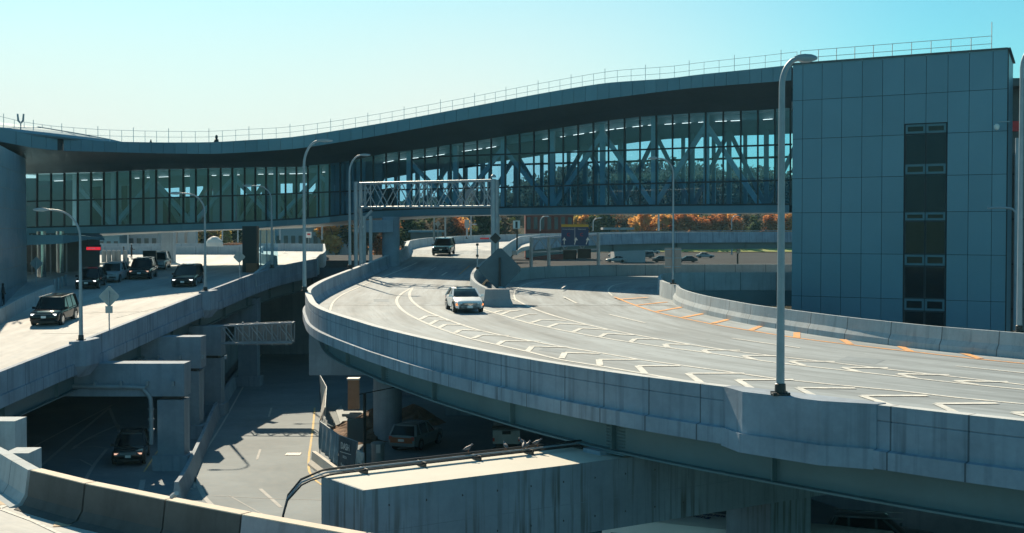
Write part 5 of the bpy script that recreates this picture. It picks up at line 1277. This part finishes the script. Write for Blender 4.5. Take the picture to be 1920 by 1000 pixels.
c=onroad(156,543,ZL)+Vector((0,2.2,.05)); car('black SUV parked by the entrance, partly hidden by the nearest lamp pole',c,R(-83),'mid',(.012,.015,.017),name='black_suv',colkey='kerb_suv_paint',slope=-.04)
c=onroad(199,531,ZL)+Vector((0,2.2,.05)); car('light silver estate car parked behind the black SUV at the kerb',c,R(-87),'mid',(.32,.38,.42),name='silver_car',colkey='silver_paint',slope=-.04,lampmat=M_lens)
c=onroad(255,525,ZL)+Vector((0,2.4,.05)); car('dark pickup-like SUV with glowing amber corner lamps waiting at the kerb',c,R(-83),'suv',(.02,.03,.035),name='dark_suv',colkey='waiting_suv_paint',slope=-.04,lampmat=M_peach)
c=onroad(263,510,ZL)+Vector((.4,5.2,.05)); car('pale-roofed vehicle just behind the dark one with amber lamps',c,R(-83),'suv',(.25,.3,.33),False,name='grey_suv',colkey='behind_suv_paint',slope=-.02)
c=P(229,875,.03)+Vector((-.1,2.3,0)); car('dark car with small lit lamps on the lower road under the left deck',c,R(-79),'mid',(.03,.04,.045),name='dark_car',colkey='lower_car_paint',lampmat=M_peach)
c=P(802,852,.03)+Vector((-.9,3.0,0)); t=car('pale compact car with an orange tail seen from behind, parked under the main ramp',c,R(70),'mid',(.20,.25,.27),False,name='parked_car',colkey='pale_hatch_paint')
m_=MB(); m_.box((-2.36,0,.74),(.06,1.5,.34)); part('tailgate_panel',m_,plain('orange_tail',(.32,.09,.03),.4),t); m_=MB(); m_.box((-2.41,0,.74),(.03,.4,.15)); part('rear_plate',m_,M_swht,t)
# trailer/van back under the ramp
t=thing('utility_trailer','boxy pale truck back in the dark behind the conduit pigeons','truck',(P(950,838,0).x,74,0)); y=78.
a,b=D(924,808,y),D(975,833,y); w_=b.x-a.x; cx=(a.x+b.x)/2
MB().box((cx,y+1.8,(a.z+b.z)/2),(w_,3.4,a.z-b.z)).build('box_body',surf('trailer_white',(.45,.47,.46),.15,.8),t)
m_=MB(); m_.box((cx,y+.08,a.z+.2),(w_+.1,.3,.12)); m_.box((cx,y+.07,a.z-.12),(.5,.08,.2)); m_.box((cx,y+1.8,b.z-.2),(w_*.8,3,.3)); m_.build('trim',M_blkm,t)
for s in(-1,1): MB().lathe((cx+s*w_*.4,y+2.4,.4),[(.4,-.12),(.4,.12)],14,'Y').build('wheel',M_blk,t); MB().box((cx+s*w_*.47,y+.05,b.z+.25),(.12,.06,.2)).build('tail_light',M_tail,t)
# bus at the bottom right
BP=P(1285,968,3.0); t=thing('shuttle_bus','white shuttle bus at the bottom edge with round roof emblems and writing','bus',(BP.x,BP.y,0),R(-28))
def busring(x,w_,z0,z1): return [Vector((x,y,z)) for y,z in((-w_,z0),(-w_,z1-.35),(-w_*.93,z1-.1),(-w_*.75,z1),(w_*.75,z1),(w_*.93,z1-.1),(w_,z1-.35),(w_,z0))]
m_=MB(); m_.loft([busring(-3.,1.1,.6,2.85),busring(-2.8,1.25,.4,3.0),busring(7.6,1.27,.4,3.05),busring(7.8,1.15,.6,2.9)]); part('body',m_,surf('bus_white',(.80,.84,.80),.08,.5,rough=.4),t,40)
m_=MB(); m_.box((2.4,0,1.95),(9.9,2.58,.8)); m_.box((-2.9,0,1.9),(.32,2.0,.9)); part('window_band',m_,M_dglass,t)
for x in(-1.6,5.4):
    for s in(-1,1): m_=MB().lathe((x,s*1.15,.48),[(.48,-.14),(.48,.14)],16,'Y'); part('wheel',m_,M_blk,t)
def flat(txt,x,y,z,s,mat,nm='lettering'):
    M=Matrix.Translation((x,y,z)); return textmesh(nm,txt,s,mat,t,M)
for i,(cc_,mt) in enumerate((('a',M_gold),('c',M_red),)):
    m_=MB(); m_.lathe((-1.9+.1*i,.35-.75*i,3.04),[(.24-.05*i,.0),(.24-.05*i,.03)],18); part('round_emblem',m_,mt,t)
flat('Convenient',.6,.5,3.04,.42,M_blue); flat('Parking',.4,0.0,3.04,.42,M_blue)
# dark panel van left of the bus with faint writing
c=P(1150,985,2.2); t=thing('panel_van','dark green van beside the bus with faint writing on its roof edge','van',(c.x,c.y,0),R(-28))
m_=MB(); m_.loft([busring(-2.6,.9,.5,2.0),busring(-2.4,.98,.4,2.2),busring(2.2,.98,.4,2.2),busring(2.5,.9,.5,1.2)]); part('body',m_,paint('dark_green_paint',(.03,.07,.08)),t,40)
m_=MB(); m_.box((.1,0,1.7),(3.8,1.99,.45)); part('window_band',m_,M_dglass,t)
for x in(-1.6,1.5):
    for s in(-1,1): m_=MB().lathe((x,s*.9,.36),[(.36,-.12),(.36,.12)],14,'Y'); part('wheel',m_,M_blk,t)
flat('Convenient',.1,.3,2.21,.36,M_alu); flat('Parking',-.1,-.15,2.21,.36,M_alu)
c=P(1650,975,1.5); car('dark car with a glinting roof in the black space under the ramp',Vector((c.x,c.y,.03)),R(-15),'mid',(.06,.10,.11),False,name='dark_car',colkey='hidden_car_paint')
# highway cars
HC=[(1002,478,(.5,.5,.5)),(1018,482,(.4,.42,.45)),(1155,492,(.55,.58,.6)),(1157,483,(.6,.6,.58)),(1208,484,(.10,.12,.14)),(1243,492,(.05,.06,.07)),(1288,492,(.06,.10,.12)),(1322,484,(.45,.5,.55)),(1066,480,(.3,.05,.05)),(1222,476,(.7,.7,.7))]
for i,(px,py,cl) in enumerate(HC):
    Y=6.52; q=P(px,py,6.55)
    car(['far silver car left of the blue sign legs','far grey car just right of the far silver one','pale car half hidden by the barrier, right of the sign gantry','white car behind the half hidden pale one','dark van on the highway left of the square sign back','black car behind the square sign back','teal-dark car just right of the square sign back','light blue-grey car right of the square sign back','red car in the dark behind the message board','white truck-like car above the other highway cars'][i],q,0 if i%2 else math.pi,'van' if i in(4,9) else 'sedan',tuple(k*.55 for k in cl),False,name='highway_car',group='cars on the highway behind',simple=True,colkey='highway_paint_%d'%i)
# ================================================================== PEOPLE
def person(p,rz,label,h=1.75,arms=0,shirt=(.02,.02,.025)):
    t=thing('person',label,'person',p,rz)
    J={'pel':(0,0,.95),'che':(0,0,1.28),'nek':(0,0,1.48),'hd':(.01,0,1.60),'ht':(.01,0,1.70)}
    vs=[];es=[];rad=[]
    def v(p_,r): vs.append(tuple(k*h/1.75 for k in p_)); rad.append(r); return len(vs)-1
    pel=v((0,0,.95),.14);wa=v((0,0,1.1),.125);ch_=v((0,0,1.32),.15);nk=v((0,0,1.48),.055);hd=v((.02,0,1.60),.09);ht=v((.02,0,1.69),.075)
    es+=[(pel,wa),(wa,ch_),(ch_,nk),(nk,hd),(hd,ht)]
    for s in(-1,1):
        hp_=v((0,s*.09,.88),.09);kn=v((.04*s,s*.10,.48),.06);an=v((-.02+.05*s,s*.11,.09),.04);to=v((.13+.05*s,s*.12,.035),.035); es+=[(pel,hp_),(hp_,kn),(kn,an),(an,to)]
        sh=v((0,s*.19,1.40),.06);el=v((.02+arms*.12,s*(.25),1.13),.045);wr_=v((.10+arms*.22,s*.22,.95+arms*.2),.032);hn=v((.14+arms*.26,s*.21,.88+arms*.22),.035); es+=[(ch_,sh),(sh,el),(el,wr_),(wr_,hn)]
    me=bpy.data.meshes.new('body'); me.from_pydata(vs,es,[]); me.skin_vertices.new() if hasattr(me.skin_vertices,'new') and not me.skin_vertices else None
    o=bpy.data.objects.new('body',me); COL.objects.link(o); o.parent=t
    md=o.modifiers.new('skin','SKIN'); md.use_smooth_shade=True
    if not me.skin_vertices: me.skin_vertices.new()
    for sv,r in zip(me.skin_vertices[0].data,rad): sv.radius=(r,r)
    me.skin_vertices[0].data[0].use_root=True
    sb=o.modifiers.new('sub','SUBSURF'); sb.levels=sb.render_levels=1
    me.materials.append(plain('clothing_%d'%len(MATS),shirt,.9))
    k=h/1.75; m_=MB(); m_.lathe((.01*k,0,1.60*k),[(.095*k,.0),(.104*k,.05*k),(.085*k,.10*k),(.03*k,.125*k)],12); part('hair',m_,M_blkm,t,60)
    return t
person(S(229,491,ZL)+Vector((.2,0,.02)),R(200),'dark-clothed person standing between the bollards and the waiting vehicle')
person(S(240,487,ZL)+Vector((0,1.5,.02)),R(10),'dark-clothed person leaning forward behind the waiting vehicle',1.8,1,(.03,.02,.02))
person(S(181,505,ZL)+Vector((0,0,.02)),R(90),'person in dark clothes by the entrance doors behind the silver car')
person(S(-2,575,ZL)+Vector((.3,0,.02)),R(0),'dark figure cut by the left edge of the photo, beside the low barrier')
mb=MB(); b_=S(281,508,ZL); mb.box(b_+Vector((0,0,1.)),(1.3,.3,2.0)); tag(mb.build('dark_board',M_blkm,loc=b_),'upright dark board right behind the waiting vehicle at the plaza edge','board')
# ================================================================== VEGETATION
def leafmat(name,cols,var=.5):
    m,t,b=newmat(name); co=N(t,'ShaderNodeTexCoord').outputs['Object']; n1=noise(t,co,.35,3,.7); n2=noise(t,co,2.2,2,.6)
    c=mixc(t,ramp(t,n1,.38,.62),cols[0],cols[1]); c=mixc(t,ramp(t,n2,.5,.65,0,.7),c,cols[2]); t.links.new(c,b.inputs['Base Color']); b.inputs['Roughness'].default_value=.8; b.inputs['Specular IOR Level'].default_value=.2
    tr=N(t,'ShaderNodeBsdfTranslucent'); t.links.new(c,tr.inputs[0]); ms=N(t,'ShaderNodeMixShader'); ms.inputs[0].default_value=.6
    out=[n for n in t.nodes if n.type=='OUTPUT_MATERIAL'][0]; t.links.new(b.outputs[0],ms.inputs[1]); t.links.new(tr.outputs[0],ms.inputs[2]); t.links.new(ms.outputs[0],out.inputs[0]); return m
LM={'hill':leafmat('hill_leaves',((.07,.08,.07),(.10,.09,.07),(.05,.06,.05))),'orange':leafmat('orange_leaves',((.72,.36,.10),(.80,.48,.16),(.50,.28,.10))),'rust':leafmat('rust_leaves',((.45,.17,.07),(.55,.24,.10),(.30,.15,.07))),'green':leafmat('green_leaves',((.05,.08,.04),(.09,.12,.05),(.04,.05,.03))),'brown':leafmat('bare_twigs',((.12,.10,.08),(.17,.14,.11),(.10,.11,.08))),'gold':leafmat('gold_leaves',((.65,.42,.12),(.42,.36,.12),(.26,.25,.08)))}
M_bark=surf('bark',(.10,.08,.06),.3,1.5)
def crownmesh(kind,seed,n=1500,leaf=.42):
    r=random.Random(seed); mb=MB(); blobs=[]
    for k in range(11): 
        a=r.uniform(0,6.28); rr2=r.uniform(0,.62); z=r.uniform(.30,.95); blobs.append((math.cos(a)*rr2*(1.15-z*.6),math.sin(a)*rr2*(1.15-z*.6),z,r.uniform(.16,.30)))
    dens=1. if kind!='brown' else .8
    for i in range(int(n*dens)):
        bx_,by,bz_,br=blobs[i%len(blobs)]
        d=Vector((r.gauss(0,1),r.gauss(0,1),r.gauss(0,1))).normalized()*br*(r.random()**.45)
        c=Vector((bx_+d.x,by+d.y,bz_+d.z*.85)); c=Vector((c.x*5.0,c.y*5.0,c.z*10.)); s=leaf*r.uniform(.5,1.3)
        u=Vector((r.gauss(0,1),r.gauss(0,1),r.gauss(0,.7))).normalized(); w_=u.cross(Vector((r.gauss(0,1),r.gauss(0,1),r.gauss(0,1)))).normalized()
        if kind=='brown': w_*=.22; s*=1.6
        mb.add([c-u*s-w_*s*.2,c-w_*s*.7,c+u*s,c+w_*s*.7],[(0,1,2,3)])
    o=mb.build('crown',LM[kind]); me=o.data; bpy.data.objects.remove(o); return me
def trunkmesh(seed):
    r=random.Random(seed); mb=MB(); mb.tube([(0,0,-.5),(.1,0,1.8),(.0,.1,4.2),(.1,0,7.6)],[.32,.24,.17,.05],8)
    for k in range(8):
        a=k*2.4+r.random(); z=2.2+k*.6; rr2=r.uniform(1.6,3.0); mb.tube([(0.05,0,z),(math.cos(a)*rr2*.5,math.sin(a)*rr2*.5,z+1.0),(math.cos(a)*rr2,math.sin(a)*rr2,z+2.2+r.random())],[.11,.07,.02],6)
    o=mb.build('trunk',M_bark); me=o.data; bpy.data.objects.remove(o); return me
CR={k:[crownmesh(k,i*10+j) for i in range(2)] for j,k in enumerate(LM) if k!='hill'}; TRK=[trunkmesh(i) for i in range(3)]
TCOUNT=0
def tree(px,Y,h,kind,label,zg=None,wide=1.,grp='trees beyond the highway'):
    global TCOUNT; TCOUNT+=1
    x=(px-960)/F*Y; zg=land(x,Y) if zg is None else zg
    t=thing({'orange':'autumn_tree','rust':'autumn_tree','gold':'autumn_tree','green':'evergreen_tree','brown':'bare_tree'}[kind],label,'tree',(x,Y,zg),rnd.uniform(0,6.28),grp)
    s=h/10.; 
    for nm,me in(('trunk',TRK[TCOUNT%3]),('crown',CR[kind][TCOUNT%2])):
        o=bpy.data.objects.new(nm,me); COL.objects.link(o); o.parent=t; o.scale=(s*wide,s*wide,s)
    return t
KN={'orange':'bright orange autumn tree','rust':'rust-brown autumn tree','green':'dark green tree','brown':'bare grey-brown tree','gold':'golden green autumn tree'}
# row just beyond the highway, px 1075..1490
row=[(1082,'gold',10,455),(1100,'orange',11,452),(1118,'green',10,448),(1136,'green',11,455),(1152,'orange',11,458),(1170,'brown',10,452),(1186,'orange',9,446),(1204,'orange',11,450),(1222,'orange',9.5,454),(1242,'orange',10,449),(1258,'green',10,456),(1276,'rust',11,450),(1294,'orange',11,452),(1312,'rust',10,447),(1328,'green',9,455),(1346,'rust',11,450),(1362,'orange',11,454),(1380,'rust',10,449),(1398,'brown',10,456),(1414,'green',9,450),(1434,'brown',10,454),(1452,'rust',11,449),(1470,'rust',11,453),(1488,'orange',10,450)]
NB=['leftmost of the row beside the dark red building','directly behind the gold strip of the blue sign','right behind the far lamp by the blue sign','second from the far lamp by the blue sign','left of the bare one, above the low roof','between two bright orange ones','first orange one left of the parapet post','directly left of the parapet post','directly behind the parapet post','last one left of the slim pole','directly behind the slim pole','first one right of the slim pole','second one right of the slim pole','third one right of the slim pole','halfway from the slim to the tallest pole','just left of the curved far lamp','at the left side of the curved far lamp','at the right side of the curved far lamp','first bare one right of the curved far lamp','only evergreen left of the tallest pole','last one left of the tallest pole','directly behind the tallest pole','between the tallest pole and the clad block','half hidden by the clad block']
for i,(px,k,h,Y) in enumerate(row):
    tree(px,Y,h*1.02,k,'%s beyond the overpass, %s'%(KN[k],NB[i]),wide=1.25)
row2=[(556,'gold',9,330,'round yellow-green tree under the bridge left of centre'),(576,'orange',9,345,'orange tree just right of the yellow-green one'),(630,'orange',12,300,'twisted orange tree left of the gantry legs'),(645,'brown',12,310,'bare tree tangled with the orange one by the gantry'),(612,'brown',10,320,'bare tree behind the twisted orange one'),(765,'green',11,290,'dark tree right of the round bridge pier'),(785,'brown',11,295,'bare tree right of the dark one behind the bridge pier'),(745,'rust',10,300,'reddish tree behind the round bridge pier'),(838,'brown',12,300,'bare tree between the two bare posts'),(858,'rust',11,305,'reddish tree behind the small diamond sign'),(880,'orange',10,310,'small orange tree left of the gantry leg'),(905,'green',12,300,'dark tree left of the gantry leg'),(945,'brown',11,305,'bare tree right of the gantry leg'),(958,'green',10,330,'dark shrubby tree behind the barred sign'),(820,'green',11,310,'dark tree above the far dark car'),
 (688,'brown',11,260,'bare tree framed by the legs of the truss gantry'),(706,'rust',10,265,'reddish tree just right of the gantry legs, before the pier cap'),(668,'green',9,300,'dark tree behind the left gantry leg'),
 (300,'orange',9,330,'orange tree at the left end of the strip under the bridge'),(322,'gold',8,320,'gold tree second in the strip under the bridge at left'),(343,'orange',9,335,'orange tree in the left strip behind the pale blocks'),(362,'gold',9,325,'gold tree in the left strip above the plaza barrier'),(382,'green',9,330,'green tree in the left strip left of the lamp pole'),(402,'orange',9,332,'orange tree in the left strip right of the lamp pole'),(424,'gold',9,328,'gold tree in the left strip nearest the dark support'),(445,'green',9,334,'dark tree half behind the dark support')]
for px,k,h,Y,lab in row2: tree(px,Y,h*.95,k,lab,6.5,1.3,grp='trees under the bridge line')
# hill wood seen through the glazing
def wood(name,x0,x1,Y0,Y1,ztop,n,leafs,mat,seed):
    r=random.Random(seed); mb=MB()
    for i in range(n):
        Y=r.uniform(Y0,Y1); x=r.uniform(x0,x1)*Y/F; top=ztop(x,Y); zz=land(x,Y)-1; R_=r.uniform(4,7)
        H_=top*r.uniform(.86,1.04)
        for k in range(leafs):
            d=Vector((r.gauss(0,1),r.gauss(0,1),r.gauss(0,1))).normalized()*(r.random()**.4); hgt=(H_-zz)*.42
            c=Vector((x+d.x*R_,Y+d.y*R_,H_-hgt+d.z*hgt)); s=r.uniform(.6,1.4)
            u=Vector((r.gauss(0,1),r.gauss(0,1),r.gauss(0,1))).normalized(); w_=u.cross(Vector((r.gauss(0,1),r.gauss(0,1),r.gauss(0,1)))).normalized()
            mb.add([c-u*s,c-w_*s*.7,c+u*s,c+w_*s*.7],[(0,1,2,3)])
    o=mb.build(name,mat); o['kind']='stuff'; return o
wt_=lambda x,Y: 14+lerp([(-600,30),(-340,38),(-160,60),(0,82),(60,112),(160,124),(300,132),(400,120),(560,110)],x/Y*F)*Y/F
wood('wooded_hill',90,620,560,640,wt_,260,130,LM['hill'],5)
wood('wooded_hill',-200,130,560,640,wt_,130,130,LM['hill'],6)
wood('wooded_hill',-700,-180,560,640,wt_,110,80,LM['hill'],8)
# ================================================================== BACKGROUND BUILDINGS
def bldg(label,x0,x1,yt,Y,dep,mat,z0=6.4,win=(0,0),roof=None,lipmat=None):
    a=D(x0,yt,Y);b=D(x1,yt,Y); t=thing('distant_building',label,'building',((a.x+b.x)/2,Y,z0)); 
    MB().box(((a.x+b.x)/2,Y+dep/2,(a.z+z0)/2),(b.x-a.x,dep,a.z-z0)).build('wall',mat,t)
    MB().box(((a.x+b.x)/2,Y+dep/2,a.z+.2),(b.x-a.x+.8,dep+.8,.4)).build('roof',roof or M_fasc,t)
    for i in range(win[0]):
        for j in range(win[1]):
            cx=a.x+(b.x-a.x)*(i+.5)/win[0]; cz=z0+(a.z-z0)*(j+.5)/win[1]; MB().box((cx,Y-.02,cz),((b.x-a.x)/win[0]*.55,.1,(a.z-z0)/win[1]*.5)).build('window',M_bwin,t)
    return t
bldg('dark red brick building behind the barred sign',985,1075,396,330,20,M_brick,6.4,(7,2))
bldg('long pale blue low building under the bridge left of centre',515,640,425,300,20,M_pale,6.4,(9,1))
bldg('second pale roof peeking behind the low pale building',560,612,419,340,20,M_fasc,6.4,(4,1))
bldg('grey block low under the bridge right of the round pier',770,822,436,240,12,M_sofd,6.4,(0,0))
bldg('flat pale building behind the plaza at left with a glazed front',225,296,436,200,14,M_pale,10,(5,1))
bldg('grey flat-roofed hut at the far left of the plaza',170,224,443,196,10,M_fasc,10,(4,1))
for i,(x0,x1) in enumerate(((312,328),(333,345),(350,366))):
    a=D(x0,444,196);b=D(x1,444,196); tag(MB().box(((a.x+b.x)/2,197,12),(b.x-a.x,1.5,(a.z-10)*1.0+.6)).build('concrete_block',M_pale,loc=(a.x,197,10)),'plain grey block on the plaza wall, %s of the three'%['leftmost','middle','rightmost'][i],'block')
m_=MB(); c_=D(402,457,184); m_.lathe((c_.x,c_.y,c_.z-.6),[(1.25,0),(1.2,.7),(.95,1.15),(.5,1.5),(.05,1.6)],16); tag(m_.build('covered_mound',M_tarp,loc=c_),'white rounded covered heap on the wall behind the plaza','heap')
m_=MB(); 
for k in range(5): m_.beam(D(418+6*k,459,184),D(432+6*k,456.5,184.5),.2)
tag(m_.build('debris_pile',M_rust,loc=D(430,458,184)),'low reddish scatter of material beside the white heap','heap')
bldg('grey block building under the overpass behind the highway cars',1152,1210,464,300,12,M_pale,6.3,(0,0))
t=thing('low_roof','pale blue low roof above the overpass parapet','roof',D(1170,430,300)); MB().box(D(1160,429,300)+Vector((0,4,0)),(7,8,.5)).build('roof',M_pale,t)
mb=MB(); a=D(917,452,170); b=D(860,452,172); 
m_=plate(MB(),900,446,917,449,171,.3); tag(m_.build('barrier_board',M_red,loc=D(908,448,171)),'small red and white board on the far barrier at the ramp crest','board')
# contrail across the sky

# ================================================================== HAZE: thin teal volume added to lift the dark tones
m=bpy.data.materials.new('haze_air'); m.use_nodes=True; t=m.node_tree
for n in list(t.nodes): t.nodes.remove(n)
pv=t.nodes.new('ShaderNodeVolumePrincipled'); pv.inputs['Color'].default_value=(.42,.84,1,1); pv.inputs['Density'].default_value=.00012; pv.inputs['Anisotropy'].default_value=.0
o_=t.nodes.new('ShaderNodeOutputMaterial'); t.links.new(pv.outputs[0],o_.inputs['Volume'])
hb=MB().box((0,1450,46),(4400,3400,96)).build('haze',m); hb['kind']='stuff'
scn.cycles.volume_bounces=0
